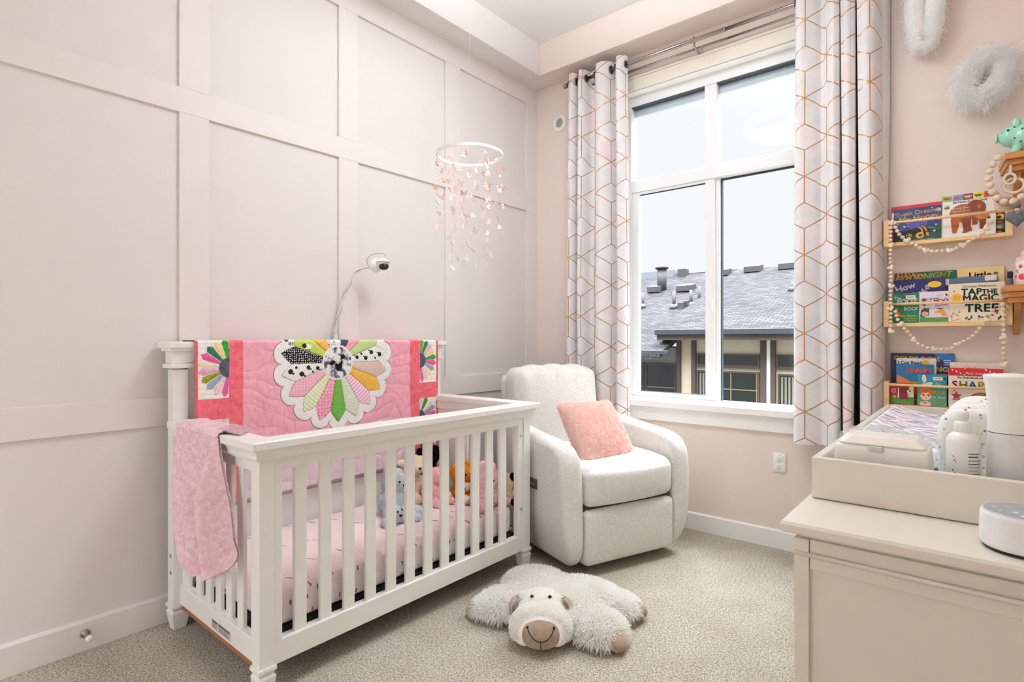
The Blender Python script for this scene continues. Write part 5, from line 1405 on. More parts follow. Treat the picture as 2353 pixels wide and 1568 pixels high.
# ---- lowest ledge
def art_gold(a):
    a.rect(0, 0, 1, .36, (24, 30, 36)); a.poly([(.55, .36), (1, .36), (1, .62), (.6, .60)], (184, 106, 84)); a.poly([(.1, .36), (.7, .36), (.6, .62), (.1, .7)], (30, 44, 92))
    for x in (.05, .12, .80, .9, .97): a.poly([(x - .06, .28), (x + .06, .28), (x, .58)], (16, 28, 30))
    a.poly([(.68, 1), (1, .70), (1, .98), (.86, 1)], (38, 106, 180)); a.text('GOLDILOCKS', .42, .855, .030, (236, 196, 74), .0012, -.02); a.text('NG', .815, .655, .032, (236, 196, 74), .0012, -.02)
    for i in range(3): a.rect(.84, .86 - i * .04, .95, .873 - i * .04, (200, 214, 230))
book('picture_book', 'large dark blue book with yellow lettering at the back of the lowest ledge', 2.303, 2.556, .877, 1.130, -.016, .01, .012, (20, 36, 74), art_gold)
def art_ican(a):
    a.text('I Can Read!', .36, .87, .022, (70, 66, 90), .0008); a.ell(.74, .91, .09, .055, (240, 196, 50)); a.ell(.74, .91, .075, .042, (230, 176, 40))
book('picture_book', 'white early reader with a round yellow badge behind the blue fish book', 2.328, 2.488, .877, 1.106, -.032, .03, .010, (228, 222, 220), art_ican)
def art_mar(a):
    a.text('MARLIN', .60, .80, .0285, (226, 88, 60), .0014); a.poly([(.02, .74), (.20, .66), (.42, .56), (.60, .58), (.75, .46), (.72, .12), (.30, .06), (.02, .12)], (222, 120, 40)); a.ell(.8, .2, .3, .1, (22, 92, 130))
book('picture_book', 'blue book with orange red capitals and a plain orange shape on the lowest ledge', 2.328, 2.478, .877, 1.076, -.046, .04, .010, (26, 106, 156), art_mar)
def art_barn(a):
    a.rect(.02, .02, .98, .36, (70, 132, 50)); a.poly([(.02, .34), (.80, .34), (.80, .80), (.02, .80)], (186, 34, 46)); a.poly([(.40, .26), (.76, .26), (.76, .80), (.60, .92), (.40, .80)], (132, 30, 46)); a.rect(.08, .54, .24, .72, (238, 232, 228)); a.rect(.11, .57, .21, .69, (190, 40, 50))
    a.rect(.34, .30, .39, .78, (236, 232, 228)); a.rect(.80, .36, .98, .95, (232, 214, 140)); a.ell(.80, .62, .10, .08, (240, 238, 234)); a.ell(.83, .64, .04, .04, (40, 40, 44)); a.rect(.74, .36, .78, .58, (240, 238, 234)); a.ell(.20, .36, .07, .04, (236, 200, 80)); a.ell(.28, .88, .20, .035, (86, 100, 160), .06)
    for i in range(5): a.ell(.26 + i * .12, .12, .012, .012, (240, 210, 90))
book('board_book', 'small farm board book with a red barn and white cow on the lowest ledge', 2.304, 2.404, .877, .982, -.068, .03, .012, (190, 40, 50), art_barn, r=.003)
def art_tooth(a):
    for i in range(10): a.rect(.01, .01 + i * .098, .99, .01 + (i + 1) * .098, tuple(int(p + (q - p) * i / 9) for p, q in zip((104, 160, 112), (42, 140, 168))))
    a.ell(.24, .86, .07, .13, (240, 232, 228), .1); a.ell(.24, .86, .035, .09, (236, 196, 186), .1); a.ell(.40, .70, .14, .05, (240, 232, 228), .35); a.ell(.22, .66, .06, .06, (236, 226, 222)); a.rect(.54, .82, .86, .92, (236, 232, 228)); a.rect(.58, .862, .82, .886, (214, 96, 84)); a.ell(.93, .87, .03, .05, (40, 40, 44), .5)
    a.text('The', .70, .68, .014, (206, 226, 120), .0004); a.text('BOOK', .74, .42, .018, (240, 206, 60), .0010); a.text('Dr. Seuss', .74, .26, .0125, (230, 238, 232), .0004)
    a.rect(.64, .20, .86, .208, (190, 130, 120)); a.rect(.60, .16, .90, .168, (190, 130, 120)); a.rect(.50, .05, .90, .055, (40, 90, 70))
    a.ell(.30, .34, .20, .17, (246, 206, 180)); a.ell(.28, .50, .19, .09, (222, 112, 44), .1); a.ell(.46, .44, .07, .11, (222, 112, 44), .2); a.ell(.12, .42, .05, .08, (222, 112, 44)); a.ell(.22, .34, .030, .032, (80, 60, 60)); a.ell(.38, .34, .030, .032, (80, 60, 60)); a.ell(.30, .245, .03, .01, (196, 90, 90)); a.ell(.28, .06, .20, .09, (244, 200, 176)); a.ell(.26, .10, .08, .016, (200, 60, 60))
book('board_book', 'small teal board book with an orange haired child on the lowest ledge', 2.416, 2.530, .877, 1.030, -.070, .03, .012, (40, 130, 150), art_tooth)
def art_hello(a):
    a.text('Hello, Cat', .56, .80, .027, (196, 50, 46), .0010, -.02); a.poly([(.10, .86), (.14, .80), (.17, .86)], (220, 110, 90)); a.ell(.13, .81, .04, .025, (226, 150, 130))
book('picture_book', 'cream book with red lettering half hidden behind the shapes book', 2.541, 2.733, .877, 1.090, -.040, .03, .012, (238, 224, 206), art_hello)
def art_shapes(a):
    a.rect(0, .80, 1, 1, (206, 30, 38))
    for i in range(26):
        x = (.03 + .30 * ((i * .377) % 1)) if i % 2 else (.68 + .30 * ((i * .377) % 1)); a.ell(x, .82 + .16 * ((i * .618) % 1), .014, .011, (246, 238, 234))
    a.text('First Steps', .50, .835, .0165, (240, 214, 190), .0005); a.text('My First Book of', .40, .735, .0135, (70, 62, 70), .0003)
    for ch, x, c in (('S', .12, (204, 56, 66)), ('H', .28, (142, 158, 62)), ('A', .45, (62, 122, 158)), ('P', .60, (230, 178, 56)), ('E', .74, (190, 80, 120)), ('S', .87, (60, 140, 120))): a.text(ch, x, .50, .046, c, .0016)
    a.star(.15, .30, .11, (170, 40, 60)); a.poly([(.10, .42), (.13, .42), (.115, .47)], (190, 50, 60))
    for r, c in ((.26, (226, 190, 120)), (.235, (120, 40, 40)), (.20, (226, 170, 80)), (.175, (150, 30, 40))): a.ell(.62, .22, r, r * .75, c)
    a.rect(0, .0, 1, .21, (240, 228, 212)); a.rect(.08, .19, .98, .215, (150, 110, 90))
book('picture_book', 'white book with multicoloured SHAPES letters and a red dotted band', 2.536, 2.732, .877, 1.066, -.072, .03, .012, (240, 228, 212), art_shapes)

# ------------------------------------------------------------------ wooden bead garlands on the ledges
def heart_mesh(s=1.0):
    mb = MB(); pts = []
    for t in np.linspace(0, 2 * math.pi, 26, endpoint=False):
        pts.append((.019 * s * math.sin(t) ** 3, .019 * s * (13 * math.cos(t) - 5 * math.cos(2 * t) - 2 * math.cos(3 * t) - math.cos(4 * t)) / 16))
    Pn = np.array(pts); L = []
    for k, y in ((.35, -.0085), (.75, -.0075), (.95, -.0045), (1.0, 0), (.95, .0045), (.75, .0075), (.35, .0085)): L.append([(q[0] * k, y * s, q[1] * k) for q in Pn])
    n_ = len(Pn); V = [v for l in L for v in l]; F = [(i * n_ + j, i * n_ + (j + 1) % n_, (i + 1) * n_ + (j + 1) % n_, (i + 1) * n_ + j) for i in range(6) for j in range(n_)]
    F += [list(range(n_))[::-1], list(range(6 * n_, 7 * n_))]
    mb.add(V, F, 0, True); return mb
def garland(label, pts, pattern, step, rad, bead_m, heart_m, loc, group=None, Y=None, zr=.92):
    t = thing('bead_garland', label, 'garland', loc, group=group)
    C_ = catmull(pts, 10); d = np.concatenate([[0], np.cumsum(np.linalg.norm(np.diff(C_, axis=0), axis=1))])
    mb = MB(); mb.tube(C_, .0012, 6); build(mb, 'cord', M_CORD, t)
    bm = MB(); bm.ball((0, 0, 0), (rad, rad, rad * zr), 18, 12); b0 = build(bm, 'bead', bead_m, t, local=True); hm = heart_mesh(rad / .0105); h0 = None
    s, i, first = rad, 0, True
    while s < d[-1] - rad * .5:
        k = pattern[i % len(pattern)]; i += 1
        w = rad * 2 if k == 'b' else rad * 3.2
        p = np.array([np.interp(s + w / 2 - rad, d, C_[:, j]) for j in range(3)])
        if k == 'b':
            o = b0 if first else copy_part(b0, t); first = False
        else:
            if h0 is None: h0 = build(hm, 'heart_bead', heart_m, t, local=True); o = h0
            else: o = copy_part(h0, t)
            o.rotation_euler = (rng.uniform(-.2, .2), rng.uniform(-1.2, 1.2), rng.uniform(-.3, .3))
        o.location = tuple(p - np.array(loc)); s += w + step
    return t
GY = -.116
P3 = lambda L, y=GY: [(a, y, b) for a, b in L]
G_ = 'wooden bead garlands draped on the book ledges'
garland('pale wooden bead garland sagging in front of the topmost ledge', P3([(2.319, 1.790), (2.336, 1.742), (2.35, 1.712), (2.38, 1.681), (2.409, 1.657), (2.457, 1.623), (2.49, 1.617), (2.53, 1.615), (2.554, 1.619), (2.583, 1.632), (2.617, 1.654), (2.651, 1.674), (2.666, 1.694), (2.681, 1.718), (2.695, 1.745)]),
        'hbbbbhbbbhbbbhb', .0015, .0093, M_BEAD, M_HEART, (2.50, GY, 1.70), G_)
garland('bead garland hanging straight down at the left end of the ledges', P3([(2.315, 1.79), (2.313, 1.717), (2.313, 1.60), (2.315, 1.50), (2.313, 1.40), (2.314, 1.22)], GY - .006),
        'hbbbbhbbbbhbbb', .0025, .0088, M_BEAD, M_HEART, (2.315, GY, 1.50), G_)
garland('bead garland sagging in a wide curve below the middle ledge', P3([(2.330, 1.345), (2.342, 1.296), (2.363, 1.26), (2.389, 1.225), (2.411, 1.189), (2.44, 1.169), (2.462, 1.158), (2.49, 1.153), (2.522, 1.153), (2.554, 1.161), (2.578, 1.18), (2.609, 1.2), (2.632, 1.224), (2.655, 1.259), (2.67, 1.283), (2.681, 1.308), (2.705, 1.352)]),
        'bbbhbbbhbbbhbbbhbbb', .0030, .0088, M_BEAD, M_HEART, (2.52, GY, 1.25), G_)
garland('bead garland hanging down at the right end of the middle ledge', P3([(2.728, 1.365), (2.731, 1.326), (2.731, 1.249), (2.732, 1.16), (2.731, 1.06)], GY - .004),
        'bbbbbbhbbbbh', .0030, .0100, M_BEAD, M_HEART, (2.731, GY, 1.20), G_)
# ------------------------------------------------------------------ small wall shelves at the right edge
def wshelf(label, zt, group='honey wood wall shelves'):
    t = thing('wall_shelf', label, 'shelf', (2.83, 0, zt), group=group)
    mb = MB(); mb.prism([(2.716, 0), (2.734, -.22), (2.955, -.22), (2.955, 0)], 'Z', zt - .028, zt); build(mb, 'top_board', M_HONEY, t, .002)
    mb = MB(); mb.prism([(2.722, 0), (2.738, -.205), (2.945, -.205), (2.945, 0)], 'Z', zt - .052, zt - .028); mb.prism([(2.730, 0), (2.745, -.19), (2.935, -.19), (2.935, 0)], 'Z', zt - .075, zt - .052); build(mb, 'stepped_moulding', M_HONEY, t, .003)
    for x in (2.765, 2.895):
        mb = MB(); mb.prism([(0, zt - .075), (-.165, zt - .075), (-.160, zt - .090), (-.06, zt - .150), (-.03, zt - .205), (0, zt - .215)], 'X', x, x + .022); build(mb, 'bracket', M_HONEY, t, .002)
    return t
wshelf('upper honey coloured wooden wall shelf under the mint piggy bank', 2.005)
wshelf('lower honey coloured wooden wall shelf under the dotted white jar', 1.434)
# mint piggy bank
M_MINT = mat('mint_glazed_ceramic', (158, 220, 192), .22, var=.02)
PG = thing('piggy_bank', 'mint green piggy bank with small stars standing on the upper wall shelf', 'piggy bank', (2.81, -.125, 2.005))
V, F = blob([((2.818, -.125, 2.085), (.080, .062, .066)), ((2.757, -.130, 2.095), (.045, .045, .045)), ((2.722, -.133, 2.096), (.018, .022, .020)),
             ((2.770, -.150, 2.022), (.017, .017, .024)), ((2.770, -.100, 2.022), (.017, .017, .024)), ((2.865, -.150, 2.022), (.017, .017, .024)), ((2.865, -.100, 2.022), (.017, .017, .024))], .005, 5)
V[:, 2] = np.maximum(V[:, 2], 2.0055)
mb = MB(); mb.add(V, F, 0, True); build(mb, 'body', M_MINT, PG)
for y in (-.150, -.100):
    mb = MB(); V2, F2 = blob([((2.772, y, 2.140), (.016, .013, .024), (0, .3, 0)), ((2.768, y, 2.155), (.010, .010, .014))], .004, 3); mb.add(V2, F2, 0, True); build(mb, 'ear', M_MINT, PG)
mb = MB(); mb.lathe([(.020, 0), (.021, .004), (.019, .007), (.0, .008)], (2.710, -.133, 2.096), 22, R=rot3(0, -math.pi / 2)); build(mb, 'snout', M_MINT, PG)
mb = MB(); mb.ball((2.744, -.172, 2.114), .0045, 10, 8); build(mb, 'eye', M_DARK, PG)
mb = MB()
for a, b in ((2.765, 2.125), (2.790, 2.108), (2.765, 2.075), (2.80, 2.085), (2.815, 2.12), (2.83, 2.07), (2.785, 2.055), (2.85, 2.10)):
    e = 1 - ((a - 2.818) / .080) ** 2 - ((b - 2.085) / .066) ** 2
    e2 = 1 - ((a - 2.757) / .045) ** 2 - ((b - 2.095) / .045) ** 2
    y = min(-.125 - .062 * math.sqrt(max(e, 0)), -.130 - .045 * math.sqrt(max(e2, 0))) - .0015
    pts = [(a + (.006 if i % 2 == 0 else .0025) * math.sin(math.pi * i / 5), b + (.006 if i % 2 == 0 else .0025) * math.cos(math.pi * i / 5)) for i in range(10)]
    mb.prism(pts, 'Y', y - .001, y + .002)
build(mb, 'star_marks', mat('dark_star_print', (70, 90, 84), .5), PG)
# big bead garland with felt heart and ring
BB = P3([(2.722, 1.995), (2.705, 1.976), (2.684, 1.939), (2.679, 1.902), (2.684, 1.863), (2.697, 1.829), (2.716, 1.801), (2.744, 1.789), (2.769, 1.792), (2.792, 1.813), (2.83, 1.86), (2.86, 1.93)], -.236)
gb = garland('thick round bead garland with a grey felt heart looped under the upper wall shelf', BB, 'b', .0008, .0150, mat('whitewashed_bead', (220, 202, 178), .6, var=.08, scale=40), M_HEART, (2.75, -.236, 1.9), zr=.95)
M_FELT = two_tone('grey_felt', (92, 94, 100), (116, 118, 124), 90, .3, .7, .95, .4, .002)
mb = MB(); mb.ball((2.771, -.238, 1.768), .0125, 16, 12); build(mb, 'felt_ball', M_FELT, gb, label='grey felt ball')
mb = MB(); mb.ball((2.770, -.238, 1.750), (.009, .009, .008), 14, 10); build(mb, 'bead', M_BEAD, gb)
mb = heart_mesh(2.15); mb.V = [v + np.array((2.770, -.238, 1.717)) for v in mb.V]; build(mb, 'felt_heart', M_FELT, gb, label='flat grey felt heart pendant')
RG = thing('ring_teether', 'pale wooden ring hanging on a knotted white cord under the upper wall shelf', 'toy', (2.755, -.20, 1.94))
mb = MB(); mb.tube(catmull([(2.752, -.196, 1.955), (2.751, -.20, 1.93), (2.749, -.205, 1.915)], 5), .006, 10); mb.tube([(2.748 + .019 * math.cos(a), -.210, 1.892 + .022 * math.sin(a)) for a in np.linspace(0, 6.28, 25)[:-1]], .0055, 8, closed=True); build(mb, 'cord', M_CORD, RG)
mb = MB(); mb.tube([(2.762 + .033 * math.cos(a), -.204 + .006 * math.sin(a), 1.862 + .032 * math.sin(a)) for a in np.linspace(0, 6.28, 33)[:-1]], .0062, 10, closed=True); build(mb, 'wooden_ring', M_BEAD, RG)
mb = MB()
for k in range(4): mb.tube([(2.735 + .033 * math.cos(a), -.195 + .012 * math.sin(a), 1.800 + .016 * math.sin(a) - k * .008) for a in np.linspace(0, 6.28, 29)[:-1]], .0048, 8, closed=True)
build(mb, 'ring_stack', mat('pale_ring_wood', (206, 178, 146), .55), RG, label='loose stack of thin wooden rings')
# dotted jar with pink pig lid, and a small dark bottle
JR = thing('ceramic_jar', 'white jar with pink and red dots on the lower wall shelf', 'jar', (2.82, -.15, 1.434))
mb = MB(); mb.lathe([(.0, 0), (.048, 0), (.052, .005), (.053, .10), (.051, .108), (.0, .108)], (2.820, -.150, 1.434), 36, caps=False); build(mb, 'body', mat('white_glazed_jar', (240, 234, 226), .25), JR)
M_PDOT = [mat('pink_dot_glaze', (216, 120, 160), .3), mat('red_dot_glaze', (220, 56, 70), .3)]
mb = MB()
for a, z, r, k in ((3.45, .040, .009, 0), (3.62, .062, .008, 0), (4.05, .035, .013, 1), (4.35, .075, .009, 0), (4.7, .04, .012, 1), (3.2, .08, .008, 0), (5.1, .07, .01, 0), (3.95, .08, .008, 1)):
    c = np.array((2.820 + .0532 * math.cos(a), -.150 + .0532 * math.sin(a), 1.434 + z)); mb.ball(c, (r * .25, r, r), 12, 8, k, R=rot3(0, 0, a))
build(mb, 'painted_dots', M_PDOT, JR)
mb = MB(); mb.lathe([(.052, .108), (.050, .120), (.030, .130), (.0, .134)], (2.820, -.150, 1.434), 30, caps=False); mb.ball((2.800, -.17, 1.570), .016, 14, 10); build(mb, 'lid', mat('pale_pink_lid', (236, 196, 200), .35), JR, label='pale pink lid')
DB = thing('small_bottle', 'small dark grey bottle left of the dotted jar on the lower wall shelf', 'bottle', (2.752, -.13, 1.434))
mb = MB(); mb.lathe([(.0, 0), (.010, 0), (.011, .003), (.011, .030), (.008, .036), (.0, .036)], (2.752, -.130, 1.434), 20, caps=False); build(mb, 'body', mat('smoky_glass_bottle', (90, 88, 86), .15), DB)
mb = MB(); mb.lathe([(.008, .036), (.0098, .038), (.0098, .062), (.008, .066), (.0, .066)], (2.752, -.130, 1.434), 20, caps=False); build(mb, 'cap', M_BLACK, DB)

# ------------------------------------------------------------------ feather wreaths high on the wall
M_FEATH = fur_pair('white_down_feather', (254, 254, 253), (255, 255, 255), 30, .25)
def wreath(label, c, rx, rz, tube_r, n, L, ang):
    t = thing('feather_wreath', label, 'wall decoration', c, group='white feather decorations')
    ca, sa = math.cos(ang), math.sin(ang)
    pts = []
    for a in np.linspace(0, 2 * math.pi, 41)[:-1]:
        x, z = rx * math.cos(a), rz * math.sin(a); pts.append((c[0] + x * ca - z * sa, c[1], c[2] + x * sa + z * ca))
    mb = MB(); mb.tube(pts, tube_r, 10, closed=True); build(mb, 'padded_ring', M_FEATH, t)
    V, F = mb.verts().copy(), list(mb.F)
    mb = MB(); mb.fur(V, F, n, L, .0013, .45, .55, mask=lambda q, nn: (q[:, 1] < c[1] + tube_r * .9), lvar=.5, curl=.25, m=1)
    mb.fur(V, F, n // 5, L * 1.35, .0007, .5, .7, mask=lambda q, nn: (q[:, 1] < c[1] + tube_r * .5), lvar=.4, curl=.4, m=1)
    mb.V = [np.stack([v[:, 0], np.minimum(v[:, 1], -.002), v[:, 2]], 1) for v in mb.V]
    build(mb, 'feathers', M_FEATH, t)
    return t
wreath('narrow white feather ring cut off by the top of the picture', (2.446, -.065, 2.86), .036, .225, .046, 26000, .034, -.02)
wreath('fluffy white feather wreath above the bear book', (2.668, -.070, 2.405), .064, .092, .048, 30000, .040, -.55)

# ------------------------------------------------------------------ dresser
M_DRES = mat('cream_painted_dresser', (228, 222, 210), .22, var=.012, scale=10, spec=.45)
DR = thing('dresser', 'cream painted changing dresser in the right foreground', 'dresser', (2.63, -1.25, 0))
DX0, DX1, DY0, DY1 = 2.330, 2.955, -2.062, -.34
mb = MB()
tp = [(.024, .752), (.012, .756), (.004, .764), (.0, .769), (-.022, .770), (-.024, .776), (-.024, .788), (-.020, .795)]
V = []; n_ = len(tp)
for (o, z) in tp: V += [(DX0 + o, DY0 + o, z), (DX1, DY0 + o, z), (DX1, DY1 - o, z), (DX0 + o, DY1 - o, z)]
F = [[3, 2, 1, 0], [4 * n_ - 4, 4 * n_ - 3, 4 * n_ - 2, 4 * n_ - 1]]
for i in range(n_ - 1):
    for j in range(4): F.append([4 * i + j, 4 * i + (j + 1) % 4, 4 * i + 4 + (j + 1) % 4, 4 * i + 4 + j])
mb.add(V, F); build(mb, 'top', M_DRES, DR, .001)
# end frame facing the room's near side: stiles, rails, bead, recessed panel (both ends)
for ys, yo, nm in ((DY0, 1, 'end_panel'), (DY1, -1, 'end_panel')):
    y0, y1 = sorted((ys + yo * .020, ys + yo * .012)); mb = MB(); mb.box(DX0 + .02, DX1 - .02, y0, y1, .06, .76); build(mb, nm, M_DRES, DR)
    y0, y1 = sorted((ys, ys + yo * .022))
    mb = MB(); mb.box(DX0, DX0 + .030, y0, y1, 0, .756); mb.box(DX1 - .030, DX1, y0, y1, 0, .756)
    mb.box(DX0 + .0305, DX1 - .0305, *sorted((ys + yo * .004, ys + yo * .022)), .690, .756); mb.box(DX0 + .030, DX1 - .030, y0 + .004 * yo, y1, .06, .13)
    build(mb, 'end_frame', M_DRES, DR, .0015)
mb = MB()
bead = [(0, .718), (-.004, .7195), (-.006, .723), (-.004, .7265), (0, .728)]
mb.tube([(DX0 - .001, DY1, .723), (DX0 - .001, DY0 - .001, .723), (DX1, DY0 - .001, .723)], .0052, 10); build(mb, 'bead_moulding', M_DRES, DR)
mb = MB(); mb.box(DX0, DX0 + .02, DY0 + .022, DY1 - .022, .04, .752); mb.box(DX1 - .02, DX1, DY0 + .022, DY1 - .022, .04, .752); mb.box(DX0 + .02, DX1 - .02, DY0 + .022, DY1 - .022, .04, .06); build(mb, 'carcass', M_DRES, DR)
for r_, (z0, z1) in enumerate(((.53, .70), (.32, .51), (.09, .30))):
    for c_ in range(2):
        y0 = DY0 + .06 + c_ * .81; y1 = y0 + .78
        mb = MB(); mb.box(DX0 - .010, DX0 + .002, y0, y1, z0, z1); dw = build(mb, 'drawer', M_DRES, DR, .003)
        for yk in (y0 + .18, y1 - .18):
            mb = MB(); mb.lathe([(.006, 0), (.006, .010), (.014, .016), (.015, .022), (.010, .026), (.0, .027)], (DX0 - .010, yk, (z0 + z1) / 2), 18, R=rot3(0, -math.pi / 2)); build(mb, 'knob', M_ROD, dw)

# ------------------------------------------------------------------ changing tray and what is in it
TR = thing('changing_tray', 'cream wooden changing tray standing on the dresser top', 'tray', (2.62, -1.10, .795))
TX0, TX1, TY0, TY1, TZ0, TZ1 = 2.321, 2.945, -1.846, -.36, .7955, .900
mb = MB(); mb.box(TX0, TX1, TY0, TY0 + .020, TZ0 + .001, TZ1); build(mb, 'front_board', M_DRES, TR, .0025)
mb = MB(); mb.box(TX0, TX1, TY1 - .020, TY1, TZ0 + .001, TZ1); build(mb, 'back_board', M_DRES, TR, .0025)
mb = MB(); mb.box(TX0, TX0 + .020, TY0 + .020, TY1 - .020, TZ0 + .001, TZ1); build(mb, 'side_board', M_DRES, TR, .0025)
mb = MB(); mb.box(TX1 - .020, TX1, TY0 + .020, TY1 - .020, TZ0 + .001, TZ1); build(mb, 'side_board', M_DRES, TR, .0025)
mb = MB(); mb.box(TX0 + .02, TX1 - .02, TY0 + .02, TY1 - .02, TZ0, TZ0 + .006); build(mb, 'bottom_board', M_DRES, TR)
def pad_material():
    m, t, p = new_mat('white_cover_with_purple_brush_dashes')
    co = t.coord()
    vec = t.mapping(co, (20, 66, 30), (0, 0, .10))
    n = t.new('ShaderNodeTexVoronoi'); t.l.new(vec, n.inputs['Vector']); n.inputs['Scale'].default_value = 1.0
    d, c, pos = n.outputs['Distance'], n.outputs['Color'], n.outputs['Position']
    dv = t.new('ShaderNodeVectorMath'); dv.operation = 'SUBTRACT'; t.l.new(vec, dv.inputs[0]); t.l.new(pos, dv.inputs[1])
    dx, dy, dz = t.sep(dv.outputs[0])[:3]
    e = t.m('ADD', t.m('POWER', t.m('MULTIPLY', dx, 1.25), 2.0), t.m('POWER', t.m('MULTIPLY', dy, 1.9), 2.0))
    r_, g_, b_ = t.sep(c)[:3]
    on = t.m('MULTIPLY', t.m('LESS_THAN', e, .26), t.m('LESS_THAN', r_, .80))
    ink = t.ramp(g_, [(.0, lin4((52, 46, 78))), (.35, lin4((96, 86, 128))), (.6, lin4((206, 140, 168))), (.85, lin4((126, 122, 158)))])
    t.l.new(t.mix(on, lin4((238, 234, 238)), ink), p.inputs['Base Color']); p.inputs['Roughness'].default_value = .85; p.inputs['Specular IOR Level'].default_value = .2
    t.l.new(t.bump(t.noise(co, 40, 3), .3, .006), p.inputs['Normal']); return m
PD = thing('changing_pad', 'contoured changing pad in a white cover with purple brush dashes', 'changing pad', (2.55, -1.00, .802))
U_, W_ = np.meshgrid(np.linspace(-1, 1, 41), np.linspace(-1, 1, 81), indexing='ij')
zt_ = .082 + .040 * np.abs(U_) ** 2.2 + .030 * np.clip(np.abs(W_) - .80, 0, 1)
ed = np.clip((1 - np.abs(U_)) / .09, 0, 1); ed2 = np.clip((1 - np.abs(W_)) / .05, 0, 1)
zt_ = zt_ * np.sqrt(1 - (1 - ed) ** 2.5) * np.sqrt(1 - (1 - ed2) ** 2.5) + .004 * (vnoise(U_ * 7, W_ * 14, 6) - .5)
Pp = np.stack([2.545 + .195 * U_, -.985 + .49 * W_, .8025 + zt_ * .98], -1)
mb = MB(); mb.grid(Pp); b_ = Pp.copy(); b_[..., 2] = .8025; mb.grid(b_, flip=True); build(mb, 'cover', pad_material(), PD)
# wipes tub
WB = thing('wipes_tub', 'white baby wipes tub with a slanted lid in the front left of the tray', 'box', (2.46, -1.70, .802))
def tubfn(q, V):
    k = 1 - .06 * np.clip((q[:, 2] + .055) / .11, 0, 1); q[:, 0] *= k; q[:, 1] *= k; return q
mb = MB(); mb.rbox((2.461, -1.735, .8695), (.104, .070, .0675), .012, 14, fn=tubfn); build(mb, 'body', M_PLAST, WB)
mb = MB(); V = []
def rrect(hx, hy, r, z, cx=2.461, cy=-1.735):
    out = []
    for sx, sy, a0 in ((1, 1, 0), (-1, 1, 90), (-1, -1, 180), (1, -1, 270)):
        for a in range(0, 91, 18): out.append((cx + sx * (hx - r) + r * math.cos(math.radians(a0 + a)), cy + sy * (hy - r) + r * math.sin(math.radians(a0 + a)), z))
    return out
rings = [rrect(.090, .063, .016, .9365), rrect(.0905, .0635, .016, .9395), rrect(.076, .050, .016, .9555), rrect(.072, .046, .014, .957)]
n_ = len(rings[0]); F = [list(range(n_))[::-1], list(range(3 * n_, 4 * n_))] + [(i * n_ + j, i * n_ + (j + 1) % n_, (i + 1) * n_ + (j + 1) % n_, (i + 1) * n_ + j) for i in range(3) for j in range(n_)]
mb.add([v for r in rings for v in r], F); build(mb, 'lid', mat('warm_white_plastic_lid', (236, 230, 220), .35), WB, .0008)
mb = MB(); mb.rbox((2.453, -1.8035, .929), (.016, .004, .0075), .003, 5); build(mb, 'latch', mat('frosted_latch', (206, 202, 194), .25), WB)
# crinkled clear bag behind the tub
def clear_mat(name, tint, fac):
    m = bpy.data.materials.new(name); m.use_nodes = True; t = NT(m); t.n.clear()
    out = t.new('ShaderNodeOutputMaterial'); tr = t.new('ShaderNodeBsdfTransparent'); pr = t.new('ShaderNodeBsdfPrincipled'); mx = t.new('ShaderNodeMixShader')
    tr.inputs[0].default_value = tint; pr.inputs['Base Color'].default_value = (.85, .87, .88, 1); pr.inputs['Roughness'].default_value = .12
    f = t.noise(t.coord(), 40, 3); t.l.new(t.bump(f, .3, .004), pr.inputs['Normal'])
    t.l.new(t.m('ADD', t.m('MULTIPLY', f, .12), fac), mx.inputs[0]); t.l.new(tr.outputs[0], mx.inputs[1]); t.l.new(pr.outputs[0], mx.inputs[2]); t.l.new(mx.outputs[0], out.inputs[0]); return m
BG = thing('plastic_bag', 'crumpled clear plastic bag lying behind the wipes tub', 'bag', (2.46, -1.55, .802))
U_, W_ = np.meshgrid(np.linspace(-1, 1, 46), np.linspace(-1, 1, 30), indexing='ij')
zz_ = .925 + .026 * np.cos(W_ * 1.5) * np.cos(U_ * 1.3) + .030 * (vnoise(U_ * 3.2, W_ * 3, 41) - .5) + .014 * (vnoise(U_ * 9, W_ * 7, 42) - .5)
Pb = np.stack([2.455 + .105 * U_ + .006 * np.sin(W_ * 6), -1.60 + .060 * W_ + .008 * np.sin(U_ * 9), zz_], -1)
mb = MB(); mb.grid(Pb); b_ = Pb.copy(); b_[..., 2] = .80 + (zz_ - .80) * .55; mb.grid(b_, flip=True); build(mb, 'film', clear_mat('clear_crinkled_film', (.96, .97, .98, 1), .22), BG)
# clear caddy
CD = thing('clear_caddy', 'clear acrylic caddy at the front of the tray holding nappies and bottles', 'caddy', (2.72, -1.50, .802))
M_ACR = clear_mat('clear_acrylic', (.90, .95, .95, 1), .04)
cx0, cx1, cy0, cy1, cz0, cz1 = 2.570, 2.915, -1.800, -1.225, .8025, .893
mb = MB()
for q in ((cx0, cx1, cy0, cy0 + .003), (cx0, cx1, cy1 - .003, cy1), (cx0, cx0 + .003, cy0 + .003, cy1 - .003), (cx1 - .003, cx1, cy0 + .003, cy1 - .003)): mb.box(*q, cz0, cz1)
mb.box(cx0, cx1, cy0, cy1, cz0, cz0 + .003); build(mb, 'walls', M_ACR, CD, .0006)
